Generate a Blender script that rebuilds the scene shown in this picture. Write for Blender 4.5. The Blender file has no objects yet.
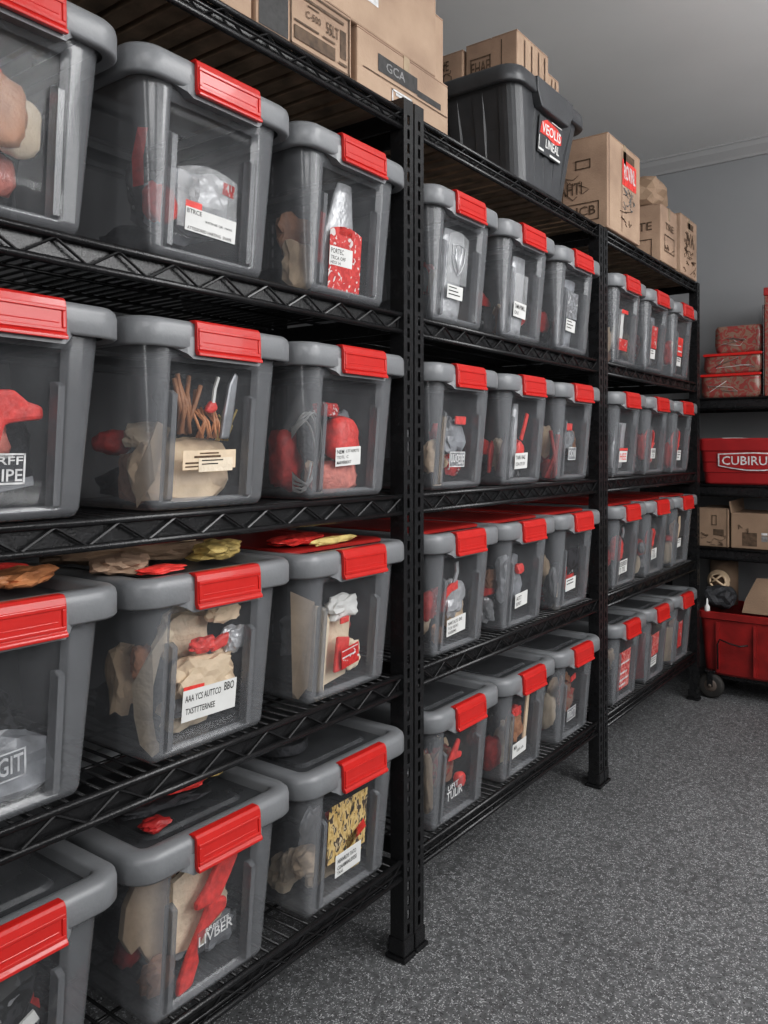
import bpy, bmesh, math, random
from mathutils import Vector, Matrix, noise
R = math.radians
scn = bpy.context.scene
COL = scn.collection
rnd = random.Random(7)

# ------------------------------------------------------------------ materials
def new_mat(name):
    m = bpy.data.materials.new(name); m.use_nodes = True
    nt = m.node_tree; b = nt.nodes['Principled BSDF']
    return m, nt, b

def mat(name, col, rough=.5, metal=0., var=.12, scale=18., bump=0., bscale=120., alpha=1., spec=.5, coat=0.):
    m, nt, b = new_mat(name)
    tc = nt.nodes.new('ShaderNodeTexCoord')
    n = nt.nodes.new('ShaderNodeTexNoise'); n.inputs['Scale'].default_value = scale; n.inputs['Detail'].default_value = 5
    nt.links.new(tc.outputs['Object'], n.inputs['Vector'])
    r = nt.nodes.new('ShaderNodeValToRGB')
    c = Vector(col)
    r.color_ramp.elements[0].position = .3; r.color_ramp.elements[1].position = .7
    r.color_ramp.elements[0].color = (*(c * (1 - var)), 1); r.color_ramp.elements[1].color = (*[min(1, x * (1 + var)) for x in c], 1)
    nt.links.new(n.outputs['Fac'], r.inputs['Fac']); nt.links.new(r.outputs['Color'], b.inputs['Base Color'])
    b.inputs['Roughness'].default_value = rough; b.inputs['Metallic'].default_value = metal
    b.inputs['Alpha'].default_value = alpha; b.inputs['Specular IOR Level'].default_value = spec
    b.inputs['Coat Weight'].default_value = coat
    if bump:
        n2 = nt.nodes.new('ShaderNodeTexNoise'); n2.inputs['Scale'].default_value = bscale; n2.inputs['Detail'].default_value = 6
        nt.links.new(tc.outputs['Object'], n2.inputs['Vector'])
        bp = nt.nodes.new('ShaderNodeBump'); bp.inputs['Strength'].default_value = bump; bp.inputs['Distance'].default_value = .01
        nt.links.new(n2.outputs['Fac'], bp.inputs['Height']); nt.links.new(bp.outputs['Normal'], b.inputs['Normal'])
    return m

def mottle(name, cols, scale=60., rough=.45, stretch=(1, 1, 1)):
    """printed or mixed surface: hard patches of several colours"""
    m, nt, b = new_mat(name)
    tc = nt.nodes.new('ShaderNodeTexCoord'); mp = nt.nodes.new('ShaderNodeMapping')
    mp.inputs['Scale'].default_value = stretch
    n = nt.nodes.new('ShaderNodeTexNoise'); n.inputs['Scale'].default_value = scale; n.inputs['Detail'].default_value = 3
    n.inputs['Distortion'].default_value = .6
    nt.links.new(tc.outputs['Object'], mp.inputs['Vector']); nt.links.new(mp.outputs['Vector'], n.inputs['Vector'])
    r = nt.nodes.new('ShaderNodeValToRGB'); r.color_ramp.interpolation = 'CONSTANT'
    k = len(cols)
    while len(r.color_ramp.elements) < k: r.color_ramp.elements.new(.5)
    for i, c in enumerate(cols):
        r.color_ramp.elements[i].position = 0 if i == 0 else .36 + .28 * (i - 1) / max(1, k - 2) if k > 2 else .5
        r.color_ramp.elements[i].color = (*c, 1)
    nt.links.new(n.outputs['Fac'], r.inputs['Fac']); nt.links.new(r.outputs['Color'], b.inputs['Base Color'])
    b.inputs['Roughness'].default_value = rough
    return m

M = {}
M['black'] = mat('black_powder_coat', (.014, .014, .015), .27, 0, .25, 40, .1, 300, spec=.5)
M['wire'] = mat('black_wire', (.017, .017, .018), .26, .2, .2, 30)
M['rim'] = mat('grey_lid_plastic', (.205, .211, .22), .34, 0, .08, 14, .05, 200)
M['tub'] = mat('smoky_tub_plastic', (.215, .221, .232), .17, 0, .16, 9, alpha=.58, spec=.7)
M['window'] = mat('clear_front_panel', (.24, .247, .26), .12, 0, .3, 16, alpha=.17, spec=.7)
M['lidclear'] = mat('smoky_lid_panel', (.10, .104, .11), .3, 0, .3, 12, alpha=.62)
M['lidred'] = mat('red_lid_panel', (.30, .017, .014), .4, 0, .15, 12)
M['red'] = mat('red_latch_plastic', (.56, .024, .02), .3, 0, .08, 20, .03, 150, coat=.2)
M['redin'] = mat('red_contents', (.74, .06, .05), .42, 0, .3, 60, .3, 90)
M['darkred'] = mat('dark_red_contents', (.33, .025, .025), .5, 0, .3, 40, .3, 90)
M['salmon'] = mat('salmon_cloth', (.62, .21, .17), .7, 0, .3, 50, .4, 140)
M['tan'] = mat('tan_paper', (.78, .60, .42), .75, 0, .16, 22, .3, 60)
M['cream'] = mat('cream_cloth', (.84, .70, .53), .8, 0, .14, 22, .4, 120)
M['brown'] = mat('brown_leather', (.36, .17, .09), .5, 0, .3, 30, .4, 60)
M['orange'] = mat('orange_brown', (.55, .24, .11), .5, 0, .3, 40, .3, 60)
M['yellow'] = mat('straw_yellow', (.56, .42, .16), .7, 0, .35, 40, .3, 90)
M['dark'] = mat('charcoal_fabric', (.035, .036, .04), .7, 0, .4, 30, .5, 120)
M['greybag'] = mat('grey_plastic_bag', (.26, .27, .29), .22, 0, .35, 18, .4, 40)
M['silver'] = mat('silver_film', (.55, .56, .58), .22, .35, .3, 24, .5, 50)
M['white'] = mat('white_paper', (.74, .74, .72), .6, 0, .06, 30)
M['plastic_film'] = mat('clear_film', (.6, .61, .62), .12, 0, .3, 20, .5, 40, alpha=.2)
M['ink'] = mat('dark_ink', (.035, .034, .034), .6, 0, .3, 80)
M['inkgrey'] = mat('grey_ink', (.22, .22, .22), .6, 0, .3, 80)
M['inkwhite'] = mat('pale_ink', (.62, .62, .62), .6, 0, .3, 80)
M['inkbrown'] = mat('brown_ink', (.10, .065, .042), .7, 0, .4, 60)
M['steel'] = mat('grey_steel', (.33, .34, .36), .3, .6, .2, 40)
M['kraft'] = mat('kraft_cardboard', (.365, .252, .182), .8, 0, .22, 7, .12, 160)
M['kraftdk'] = mat('dark_kraft_cardboard', (.28, .195, .135), .8, 0, .14, 9, .15, 160)
M['tape'] = mat('packing_tape', (.33, .25, .17), .18, 0, .2, 20)
M['tote'] = mat('black_tote_plastic', (.06, .062, .066), .34, 0, .15, 14, .06, 220)
M['redtote'] = mat('red_tote_plastic', (.33, .02, .022), .42, 0, .12, 14, .05, 200)
M['cart'] = mat('red_cart_plastic', (.27, .017, .016), .45, 0, .3, 14, .1, 90)
M['wood'] = mat('dark_wood_slat', (.30, .21, .14), .7, 0, .45, 16, .25, 60)
M['rubber'] = mat('black_rubber', (.03, .028, .026), .7, 0, .3, 30)
M['hub'] = mat('dull_wheel_hub', (.12, .095, .08), .6, 0, .3, 30)
M['mott_rw'] = mottle('red_white_print', [(.6, .58, .57), (.56, .05, .045), (.42, .03, .03), (.62, .55, .54)], 70)
M['mott_red'] = mottle('red_print', [(.6, .045, .04), (.47, .03, .03), (.66, .3, .27), (.5, .03, .03)], 80)
M['mott_gr'] = mottle('grey_print', [(.10, .10, .11), (.26, .27, .28), (.16, .16, .17), (.5, .51, .52)], 60)
M['mott_straw'] = mottle('straw_print', [(.05, .045, .04), (.5, .34, .13), (.62, .46, .22), (.08, .06, .05), (.6, .5, .33)], 55, stretch=(1, 1.6, .7))
M['mott_brown'] = mottle('brown_red_wrap', [(.20, .125, .095), (.27, .06, .055), (.24, .15, .115), (.28, .07, .06), (.22, .14, .105)], 22, .22)
M['mott_dark'] = mottle('dark_mixed_scrap', [(.02, .02, .022), (.05, .05, .055), (.02, .02, .02), (.28, .28, .29)], 34)

# ------------------------------------------------------------------ mesh helpers
class MB:
    def __init__(s): s.v = []; s.f = []; s.m = []; s.sm = []
    def add(s, vs, fs, mi=0, smooth=False):
        o = len(s.v); s.v += [tuple(p) for p in vs]
        for f in fs: s.f.append([i + o for i in f]); s.m.append(mi); s.sm.append(smooth)
        return s
    def box(s, a, b, mi=0):
        x0, y0, z0 = a; x1, y1, z1 = b
        return s.add([(x0,y0,z0),(x1,y0,z0),(x1,y1,z0),(x0,y1,z0),(x0,y0,z1),(x1,y0,z1),(x1,y1,z1),(x0,y1,z1)],
              [(0,3,2,1),(4,5,6,7),(0,1,5,4),(1,2,6,5),(2,3,7,6),(3,0,4,7)], mi)
    def tube(s, pts, r, n=6, mi=0, closed=False, smooth=True):
        pts = [Vector(p) for p in pts]; k = len(pts); vs = []; fs = []
        rr = r if isinstance(r, (list, tuple)) else [r] * k
        up = None
        for i, p in enumerate(pts):
            if closed: t = pts[(i + 1) % k] - pts[i - 1]
            else: t = pts[min(i + 1, k - 1)] - pts[max(i - 1, 0)]
            t = t.normalized() if t.length > 1e-9 else Vector((0, 0, 1))
            if up is None: up = Vector((0, 0, 1)) if abs(t.z) < .9 else Vector((1, 0, 0))
            a = (up - t * up.dot(t)).normalized(); b = t.cross(a); up = a
            for j in range(n):
                q = 2 * math.pi * (j + .5) / n
                vs.append(p + (a * math.cos(q) + b * math.sin(q)) * rr[i])
        for i in range(k if closed else k - 1):
            for j in range(n):
                i2 = (i + 1) % k
                fs.append((i*n+j, i*n+(j+1)%n, i2*n+(j+1)%n, i2*n+j))
        if not closed:
            fs.append(tuple(range(n))[::-1]); fs.append(tuple((k-1)*n+j for j in range(n)))
        return s.add(vs, fs, mi, smooth)
    def loft(s, loops, mi=0, smooth=True, cap0=False, cap1=False, mfun=None):
        n = len(loops[0]); vs = [p for l in loops for p in l]; o = len(s.v)
        s.v += [tuple(p) for p in vs]
        for i in range(len(loops) - 1):
            for j in range(n):
                s.f.append([o+i*n+j, o+i*n+(j+1)%n, o+(i+1)*n+(j+1)%n, o+(i+1)*n+j])
                s.m.append(mfun(i, j) if mfun else mi); s.sm.append(smooth)
        if cap0: s.f.append([o+j for j in range(n)][::-1]); s.m.append(mi); s.sm.append(False)
        if cap1: s.f.append([o+(len(loops)-1)*n+j for j in range(n)]); s.m.append(mi); s.sm.append(False)
        return s
    def prism(s, poly, fn, t0, t1, mi=0, smooth=False):
        """polygon (u,v) extruded from depth t0 to t1 through fn(u,v,t)"""
        n = len(poly)
        return s.loft([[fn(u, v, t0) for u, v in poly], [fn(u, v, t1) for u, v in poly]], mi, smooth, True, True)
    def xf(s, mtx):
        s.v = [tuple(mtx @ Vector(p)) for p in s.v]; return s
    def build(s, name, mats, parent=None, bevel=0., seg=2, auto=True):
        me = bpy.data.meshes.new(name); me.from_pydata(s.v, [], s.f)
        if not isinstance(mats, (list, tuple)): mats = [mats]
        for m in mats: me.materials.append(M[m] if isinstance(m, str) else m)
        for p, mi, sm in zip(me.polygons, s.m, s.sm): p.material_index = mi; p.use_smooth = sm
        bm = bmesh.new(); bm.from_mesh(me); bmesh.ops.recalc_face_normals(bm, faces=bm.faces)
        bm.to_mesh(me); bm.free()
        o = bpy.data.objects.new(name, me); COL.objects.link(o)
        if parent: o.parent = parent
        if bevel:
            md = o.modifiers.new('bevel', 'BEVEL'); md.width = bevel; md.segments = seg; md.limit_method = 'ANGLE'; md.angle_limit = R(40)
        return o

def tag(o, label=None, cat=None, group=None, kind=None):
    if label: o['label'] = label
    if cat: o['category'] = cat
    if group: o['group'] = group
    if kind: o['kind'] = kind
    return o
def thing(name, label, cat, loc=(0,0,0), rz=0., group=None):
    o = bpy.data.objects.new(name, None); COL.objects.link(o); o.empty_display_size = .05
    o.location = loc; o.rotation_euler = (0, 0, rz)
    return tag(o, label, cat, group)
def struct(name, mb, m, **k):
    return tag(mb.build(name, m, **k), kind='structure')
def copy_tree(o, parent=None):
    c = o.copy(); COL.objects.link(c)
    if parent: c.parent = parent
    for ch in list(o.children): copy_tree(ch, c)
    return c
def rrect(hx, hy, r, n=6):
    """rounded rectangle outline, counter-clockwise from front-right corner start"""
    pts = []
    for cx, cy, a0 in ((hx-r, hy-r, 0), (-hx+r, hy-r, 90), (-hx+r, -hy+r, 180), (hx-r, -hy+r, 270)):
        for i in range(n + 1):
            a = R(a0 + 90 * i / n); pts.append((cx + r*math.cos(a), cy + r*math.sin(a)))
    return pts
_txt = {}
def text_geo(s, spread=0.):
    if s in _txt: return _txt[s]
    cu = bpy.data.curves.new('txt', 'FONT'); cu.body = s; cu.size = 1.; cu.align_x = 'CENTER'; cu.align_y = 'CENTER'; cu.resolution_u = 2
    cu.offset = .012
    ob = bpy.data.objects.new('txt', cu); COL.objects.link(ob)
    bpy.context.view_layer.update()
    me = bpy.data.meshes.new_from_object(ob.evaluated_get(bpy.context.evaluated_depsgraph_get()))
    vs = [tuple(v.co) for v in me.vertices]; fs = [tuple(p.vertices) for p in me.polygons]
    bpy.data.objects.remove(ob); bpy.data.curves.remove(cu); bpy.data.meshes.remove(me)
    xs = [v[0] for v in vs]; ys = [v[1] for v in vs]
    w = max(xs) - min(xs); h = max(ys) - min(ys); mx = (max(xs)+min(xs))/2; my = (max(ys)+min(ys))/2
    _txt[s] = ([((x-mx)/w, (y-my)/h) for x, y, z in vs], fs); return _txt[s]

# ------------------------------------------------------------------ camera (front plane of the racks is x = 0, racks run along +y)
CAMZ = 1.087
cam = bpy.data.cameras.new('camera'); co = bpy.data.objects.new('camera', cam); COL.objects.link(co)
co.location = (1., 0., CAMZ); co.rotation_euler = (R(90), 0, .6393)
cam.sensor_fit = 'AUTO'; cam.sensor_width = 36; cam.lens = 800 / 1024 * 36; cam.shift_y = -62.2 / 1024
cam.clip_start = .02
scn.camera = co

# ------------------------------------------------------------------ room
WX, WR, YF, YB, ZC = -.82, 2.7, -1.9, 4.27, 2.61
def floor_mat():
    m, nt, b = new_mat('speckled_floor')
    tc = nt.nodes.new('ShaderNodeTexCoord')
    base = nt.nodes.new('ShaderNodeTexNoise'); base.inputs['Scale'].default_value = 70; base.inputs['Detail'].default_value = 8; base.inputs['Roughness'].default_value = .75
    big = nt.nodes.new('ShaderNodeTexNoise'); big.inputs['Scale'].default_value = 2.2; big.inputs['Detail'].default_value = 4
    nt.links.new(tc.outputs['Object'], base.inputs['Vector']); nt.links.new(tc.outputs['Object'], big.inputs['Vector'])
    r = nt.nodes.new('ShaderNodeValToRGB')
    r.color_ramp.elements[0].position = .3; r.color_ramp.elements[0].color = (.065, .066, .068, 1)
    r.color_ramp.elements[1].position = .72; r.color_ramp.elements[1].color = (.225, .228, .233, 1)
    nt.links.new(base.outputs['Fac'], r.inputs['Fac'])
    prev = r.outputs['Color']
    for sc, rot, th, col, st in ((95, .6, .24, (.50, .51, .52), (1, 2.0, 1)), (140, -.5, .29, (.50, .505, .51), (1.8, 1, 1)), (150, .1, .28, (.05, .05, .052), (1, 1, 1)), (46, 1.0, .10, (.75, .75, .75), (3.0, 1, 1))):
        mp = nt.nodes.new('ShaderNodeMapping'); mp.inputs['Rotation'].default_value = (0, 0, rot); mp.inputs['Scale'].default_value = st
        wn = nt.nodes.new('ShaderNodeTexNoise'); wn.inputs['Scale'].default_value = 25
        nt.links.new(tc.outputs['Object'], wn.inputs['Vector'])
        ad = nt.nodes.new('ShaderNodeMixRGB'); ad.blend_type = 'ADD'; ad.inputs['Fac'].default_value = .03
        nt.links.new(tc.outputs['Object'], ad.inputs['Color1']); nt.links.new(wn.outputs['Color'], ad.inputs['Color2'])
        nt.links.new(ad.outputs['Color'], mp.inputs['Vector'])
        v = nt.nodes.new('ShaderNodeTexVoronoi'); v.inputs['Scale'].default_value = sc; v.inputs['Randomness'].default_value = 1
        nt.links.new(mp.outputs['Vector'], v.inputs['Vector'])
        lt = nt.nodes.new('ShaderNodeMath'); lt.operation = 'LESS_THAN'; lt.inputs[1].default_value = th
        nt.links.new(v.outputs['Distance'], lt.inputs[0])
        ms = nt.nodes.new('ShaderNodeTexNoise'); ms.inputs['Scale'].default_value = sc * .5
        nt.links.new(tc.outputs['Object'], ms.inputs['Vector'])
        gt = nt.nodes.new('ShaderNodeMath'); gt.operation = 'GREATER_THAN'; gt.inputs[1].default_value = .46
        nt.links.new(ms.outputs['Fac'], gt.inputs[0])
        mu = nt.nodes.new('ShaderNodeMath'); mu.operation = 'MULTIPLY'
        nt.links.new(lt.outputs[0], mu.inputs[0]); nt.links.new(gt.outputs[0], mu.inputs[1])
        mx = nt.nodes.new('ShaderNodeMixRGB'); mx.inputs['Color2'].default_value = (*col, 1)
        nt.links.new(mu.outputs[0], mx.inputs['Fac']); nt.links.new(prev, mx.inputs['Color1']); prev = mx.outputs['Color']
    mm = nt.nodes.new('ShaderNodeMixRGB'); mm.blend_type = 'MULTIPLY'; mm.inputs['Fac'].default_value = .5
    br = nt.nodes.new('ShaderNodeValToRGB'); br.color_ramp.elements[0].position = .3; br.color_ramp.elements[0].color = (.6, .6, .6, 1); br.color_ramp.elements[1].position = .7
    nt.links.new(big.outputs['Fac'], br.inputs['Fac']); nt.links.new(prev, mm.inputs['Color1']); nt.links.new(br.outputs['Color'], mm.inputs['Color2'])
    nt.links.new(mm.outputs['Color'], b.inputs['Base Color'])
    b.inputs['Roughness'].default_value = .6; b.inputs['Specular IOR Level'].default_value = .35
    bp = nt.nodes.new('ShaderNodeBump'); bp.inputs['Strength'].default_value = .35; bp.inputs['Distance'].default_value = .004
    nt.links.new(base.outputs['Fac'], bp.inputs['Height']); nt.links.new(bp.outputs['Normal'], b.inputs['Normal'])
    return m
M['floor'] = floor_mat()
M['wall'] = mat('grey_painted_wall', (.27, .275, .282), .85, 0, .06, 1.6, .04, 200)
M['ceil'] = mat('grey_ceiling_paint', (.68, .68, .675), .9, 0, .05, 1.2)
M['crown'] = mat('grey_moulding_paint', (.36, .36, .362), .8, 0, .04, 2)
FZ = -.025
struct('floor', MB().box((WX-.1, YF-.1, -.1), (WR+.1, YB+.1, FZ)), 'floor')
struct('ceiling', MB().box((WX-.1, YF-.1, ZC), (WR+.1, YB+.1, ZC+.1)), 'ceil')
struct('wall_left', MB().box((WX-.1, YF-.1, FZ), (WX, YB+.1, ZC)), 'wall')
struct('wall_right', MB().box((WR, YF-.1, FZ), (WR+.1, YB+.1, ZC)), 'wall')
struct('wall_back', MB().box((WX, YB, FZ), (WR, YB+.1, ZC)), 'wall')
struct('wall_front', MB().box((WX, YF-.1, FZ), (WR, YF, ZC)), 'wall')
prof = [(0, 0), (.012, 0), (.02, .012), (.05, .04), (.062, .062), (.07, .062), (.07, .072), (0, .072)]
struct('trim_1', MB().loft([[(x, YB - a, ZC - .072 + b) for a, b in prof] for x in (WX, WR)], 0, False, True, True), 'crown')
struct('baseboard_back', MB().box((WX, YB-.012, FZ), (WR, YB, .09)), 'crown', bevel=.004)

# ------------------------------------------------------------------ racks
TOPS = [.197, .601, .991, 1.386, 1.830]
PH = 1.856
def post_mb(sx, sy, PH):
    """slotted angle post, corner at origin: front face towards sx, inner leg on side sy"""
    mb = MB(); w = .036; t = .0028
    y0, y1 = 0., w
    def bx(a, b): mb.box((min(a[0], b[0]), min(a[1], b[1]), a[2]), (max(a[0], b[0]), max(a[1], b[1]), b[2]))
    def B(xa, ya, za, xb, yb, zb): bx((-sx*xa, sy*ya, za), (-sx*xb, sy*yb, zb))
    sl0, sl1 = .0135, .0225
    B(0, 0, -.013, t, sl0, PH); B(0, sl1, -.013, t, w, PH)
    z = .03
    B(0, sl0, -.013, t, sl1, z)
    while z < PH - .03:
        B(0, sl0, z + .021, t, sl1, z + .031); z += .031
    B(0, sl0, z, t, sl1, PH)
    B(t, 0, -.013, .036, t, PH)         # inner leg going back
    B(t, w - .006, -.013, .006, w, PH)  # rolled outer lip
    return mb
def rack(label, ya, yb, group, pa, pb, depth=.455):
    root = thing('shelving_rack', label, 'shelving', (0, ya, 0), 0, group)
    W = yb - ya
    for sx, px in ((1, 0.), (-1, -depth)):
        for sy, py in ((1, .0), (-1, W)):
            # inner leg must face the bay: leg sits on the inner side, face runs outwards
            mb = MB(); src = post_mb(sx, -sy, pa if sy > 0 else pb); mb.v = [(v[0] + px, v[1] + py + sy * .036, v[2]) for v in src.v]; mb.f = src.f; mb.m = src.m; mb.sm = src.sm
            p = mb.build('post', 'black', root)
            f = MB(); yy = py + sy * .018; xx = px - sx * .018
            o1, o2 = (.0185, .026) if sy > 0 else (.026, .0185)
            f.box((xx-.028, yy-o1, FZ), (xx+.026, yy+o2, FZ+.010)); f.box((xx-.022, yy-min(o1, .021), FZ+.010), (xx+.021, yy+min(o2, .021), .022))
            f.build('foot', 'black', p, bevel=.003)
    for k, z in enumerate(TOPS):
        y0, y1 = .04, W - .04
        b = MB()
        fx = -.008
        b.tube([(fx, y0-.03, z-.006), (fx, y1+.03, z-.006)], .006, 8)
        b.tube([(fx, y0-.03, z-.042), (fx, y1+.03, z-.042)], .006, 8)
        b.box((fx-.0095, y0, z-.040), (fx-.0075, y1, z-.008))
        if k in (0, 4): b.tube([(fx+.002, y0, z-.024), (fx+.002, y1, z-.024)], .0032, 6)
        b.tube([(-depth+.008, y0-.03, z-.006), (-depth+.008, y1+.03, z-.006)], .006, 6)
        b.tube([(-depth+.008, y0-.03, z-.042), (-depth+.008, y1+.03, z-.042)], .006, 6)
        for yy in (y0, y1): b.box((-depth+.01, yy-.003, z-.045), (-.012, yy+.003, z-.006))
        beam = b.build('shelf_frame', 'black', root)
        n = 11; zz = []
        for i in range(n * 2 + 1):
            zz.append((fx + .001, y0 + (y1-y0) * i / (n*2), z - (.040 if i % 2 else .010)))
        tr = MB(); tr.tube(zz, .0026, 5, smooth=False); tr.build('zigzag_wire', 'wire', beam)
        d = MB()
        if k < 4:
            y = y0 + .014
            while y < y1 - .005:
                d.tube([(-.012, y, z-.003), (-depth+.01, y, z-.003)], .0027, 5); y += .026
            for x in (-.11, -.23, -.35): d.tube([(x, y0, z-.008), (x, y1, z-.008)], .0032, 5)
            d.build('wire_deck', 'wire', root)
        else:
            y = y0 + .004
            while y + .036 < y1:
                d.box((-depth+.012, y, z-.018), (-.016, y+.036, z-.002)); y += .049
            d.build('slatted_deck', 'wood', root, bevel=.002)
    return root
B1 = (.262, 1.4530); B2 = (1.4585, 2.5635); B3 = (2.5695, 3.708)
g = 'black shelving racks along the left wall'
rack('black slotted-post shelving rack nearest the camera, its left end cut by the frame', *B1, g, 1.852, 1.852)
rack('black slotted-post shelving rack in the middle, black tote on its top shelf', *B2, g, 1.852, 1.829)
rack('black slotted-post shelving rack farthest along the row, next to the red cart', *B3, g, 1.829, 1.829)

# ------------------------------------------------------------------ bins
HB = .286
BL = .44
XC = -.198
YO = -.006         # front panel
YL = 0.          # latch
ROWN = ['top', 'second', 'third', 'bottom']
RACKN = ['nearest', 'middle', 'farthest']
POSN = ['left', 'middle', 'right']
ZT = .258
def half(W, z):
    s = min(1, max(0, z / ZT))
    return (.186 + .022 * s, W/2 - .055 + .031 * s)   # half length, half width
REC = .011
def front_x(z):
    return half(.35, z)[0]
def panel_pt(u, z, off):
    """point on the recessed front panel: u across (towards +y), off outward"""
    return (front_x(z) - REC + off, YO + u, z)
PANW = .089
def tub_mb(W):
    pw = min(PANW, W*.252)
    def loop(z, rec, shrink=0.):
        hx, hy = half(W, z); hx -= shrink; hy -= shrink; r = min(.042, hy - pw - abs(YO) - .012)
        pts = []
        base = rrect(hx, hy, r, 7)
        # order: start at +x+y corner ... close along the front face from (-y) to (+y)
        for p in base: pts.append((p[0], p[1], z))
        a, b = YO - pw, YO + pw
        fr = [(hx, a-.010), (hx, a-.004), (hx-rec, a), (hx-rec, a+.001)]
        for i in range(1, 8): fr.append((hx-rec, a + (b-a)*i/8))
        fr += [(hx-rec, b-.001), (hx-rec, b), (hx, b+.004), (hx, b+.010)]
        pts += [(x, y, z) for x, y in fr]
        return pts
    lv = [(0, 0, .012), (.003, 0, .005), (.010, 0, .001), (.014, 0, 0), (.018, REC, 0)]
    lv += [(z, REC, 0) for z in (.06, .10, .14, .18, .21)] + [(.226, REC, 0), (.232, .002, 0), (ZT, 0, 0)]
    loops = [loop(*l) for l in lv]
    nb = 32
    def mf(i, j):
        return 1 if 4 <= i <= 9 and nb + 2 <= j <= nb + 11 else 0
    mb = MB(); mb.loft(loops, 0, True, True, False, mf)
    return mb
def rim_mb(W):
    hx, hy = BL/2 + .004, W/2 - .0015
    prof = [(.020, .246), (.004, .243), (0, .247), (0, .274), (.002, .281), (.008, HB), (.030, HB), (.036, .283), (.038, .272), (.040, .270)]
    loops = [[(x, y, z) for x, y in rrect(hx - d, hy - d, .048 - d if .048 - d > .010 else .010, 8)] for d, z in prof]
    return MB().loft(loops, 0, True)
def panel_mb(W):
    hx, hy = BL/2 + .004 - .039, W/2 - .0405
    mb = MB(); lo = [(x, y, .2715) for x, y in rrect(hx, hy, .010, 6)]
    l2 = [(x, y, .2715) for x, y in rrect(hx-.03, hy-.03, .02, 6)]; l3 = [(x, y, .277) for x, y in rrect(hx-.036, hy-.036, .02, 6)]
    mb.loft([lo, l2, l3], 0, False, False, True); return mb
def redpanel_mb(W):
    hx, hy = BL/2 + .004 - .016, W/2 - .0175
    return MB().loft([[(x - .020, y, z) for x, y in rrect(hx - .020 - d, hy - .004 - d, .03, 6)] for d, z in ((0, HB-.003), (0, HB+.002), (.004, HB+.004), (.03, HB+.004), (.034, HB+.002))], 0, False, True, True)
LW = .068
def latch_mb(W):
    YL = 0. if W > .34 else -.010 if W > .33 else -.026
    X = BL/2 + .004
    pf = [(X-.014, HB-.0005), (X-.012, HB+.0022), (X+.001, HB+.002), (X+.0055, HB-.002), (X+.0075, HB-.010), (X+.0085, .242), (X+.0125, .238), (X+.0125, .2335), (X+.004, .234), (X+.0002, .242), (X+.0002, HB-.004)]
    mb = MB(); lw = min(LW, W*.198)
    mb.loft([[(x, YL - lw, z) for x, z in pf], [(x, YL + lw, z) for x, z in pf]], 0, False, True, True)
    # raised frame on the face
    def face(z): return X + .0075 + .001 * (HB - .010 - z) / (HB - .010 - .242)
    z0, z1 = .2425, HB - .0105
    bw = .0055
    for ya, yb, za, zb in ((-lw+.002, lw-.002, z1-bw, z1), (-lw+.002, lw-.002, z0, z0+bw), (-lw+.002, -lw+.002+bw, z0+bw, z1-bw), (lw-.002-bw, lw-.002, z0+bw, z1-bw)):
        mb.add([(face(za)-.001, YL+ya, za), (face(za)-.001, YL+yb, za), (face(zb)-.001, YL+yb, zb), (face(zb)-.001, YL+ya, zb),
                (face(za)+.0022, YL+ya, za), (face(za)+.0022, YL+yb, za), (face(zb)+.0022, YL+yb, zb), (face(zb)+.0022, YL+ya, zb)],
               [(0,3,2,1),(4,5,6,7),(0,1,5,4),(1,2,6,5),(2,3,7,6),(3,0,4,7)])
    # slim upper hinge bead and lower grip bead
    zc = z0 + .36*(z1-z0)
    mb.add([(face(zc)-.0005, YL-lw+.012, zc-.001), (face(zc)-.0005, YL+lw-.012, zc-.001), (face(zc)+.0012, YL+lw-.012, zc), (face(zc)+.0012, YL-lw+.012, zc), (face(zc)-.0005, YL+lw-.012, zc+.001), (face(zc)-.0005, YL-lw+.012, zc+.001)], [(0,1,2,3),(3,2,4,5)])
    return mb
def bracket_mb(W):
    YL = 0. if W > .34 else -.010 if W > .33 else -.026
    X = BL/2 + .004; lw = min(LW, W*.198)
    mb = MB()
    lo = []
    for y, dx, zb in ((-lw-.034, -.012, .246), (-lw-.012, .001, .236), (-lw-.002, .0035, .229), (lw+.002, .0035, .229), (lw+.010, .001, .236), (lw+.024, -.012, .246)):
        lo.append([(X-.022, YL+y, zb+.004), (X+dx-.002, YL+y, zb), (X+dx-.002, YL+y, .262), (X-.022, YL+y, .262)])
    mb.loft(lo, 0, False, True, True); return mb
def rib_mb(W, s):
    mb = MB(); pw = min(PANW, W*.252)
    u = s * (pw - .005)
    pts = []
    for z, hh in ((.013, .5), (.018, 1), (.176, 1), (.182, .3)):
        xo = front_x(z)
        pts.append([(xo-REC-.002, YO+u-.007, z), (xo-REC+.015*hh, YO+u-.005, z), (xo-REC+.015*hh, YO+u+.005, z), (xo-REC-.002, YO+u+.007, z)])
    mb.loft(pts, 0, False, True, True); return mb
proto_mesh = {}
def share(name, W, fn, mats, parent, bevel=0.):
    k = (name, W)
    if k not in proto_mesh:
        o = fn().build(name, mats, parent, bevel=bevel); proto_mesh[k] = o; return o
    o = proto_mesh[k].copy(); COL.objects.link(o); o.parent = parent; return o

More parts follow.
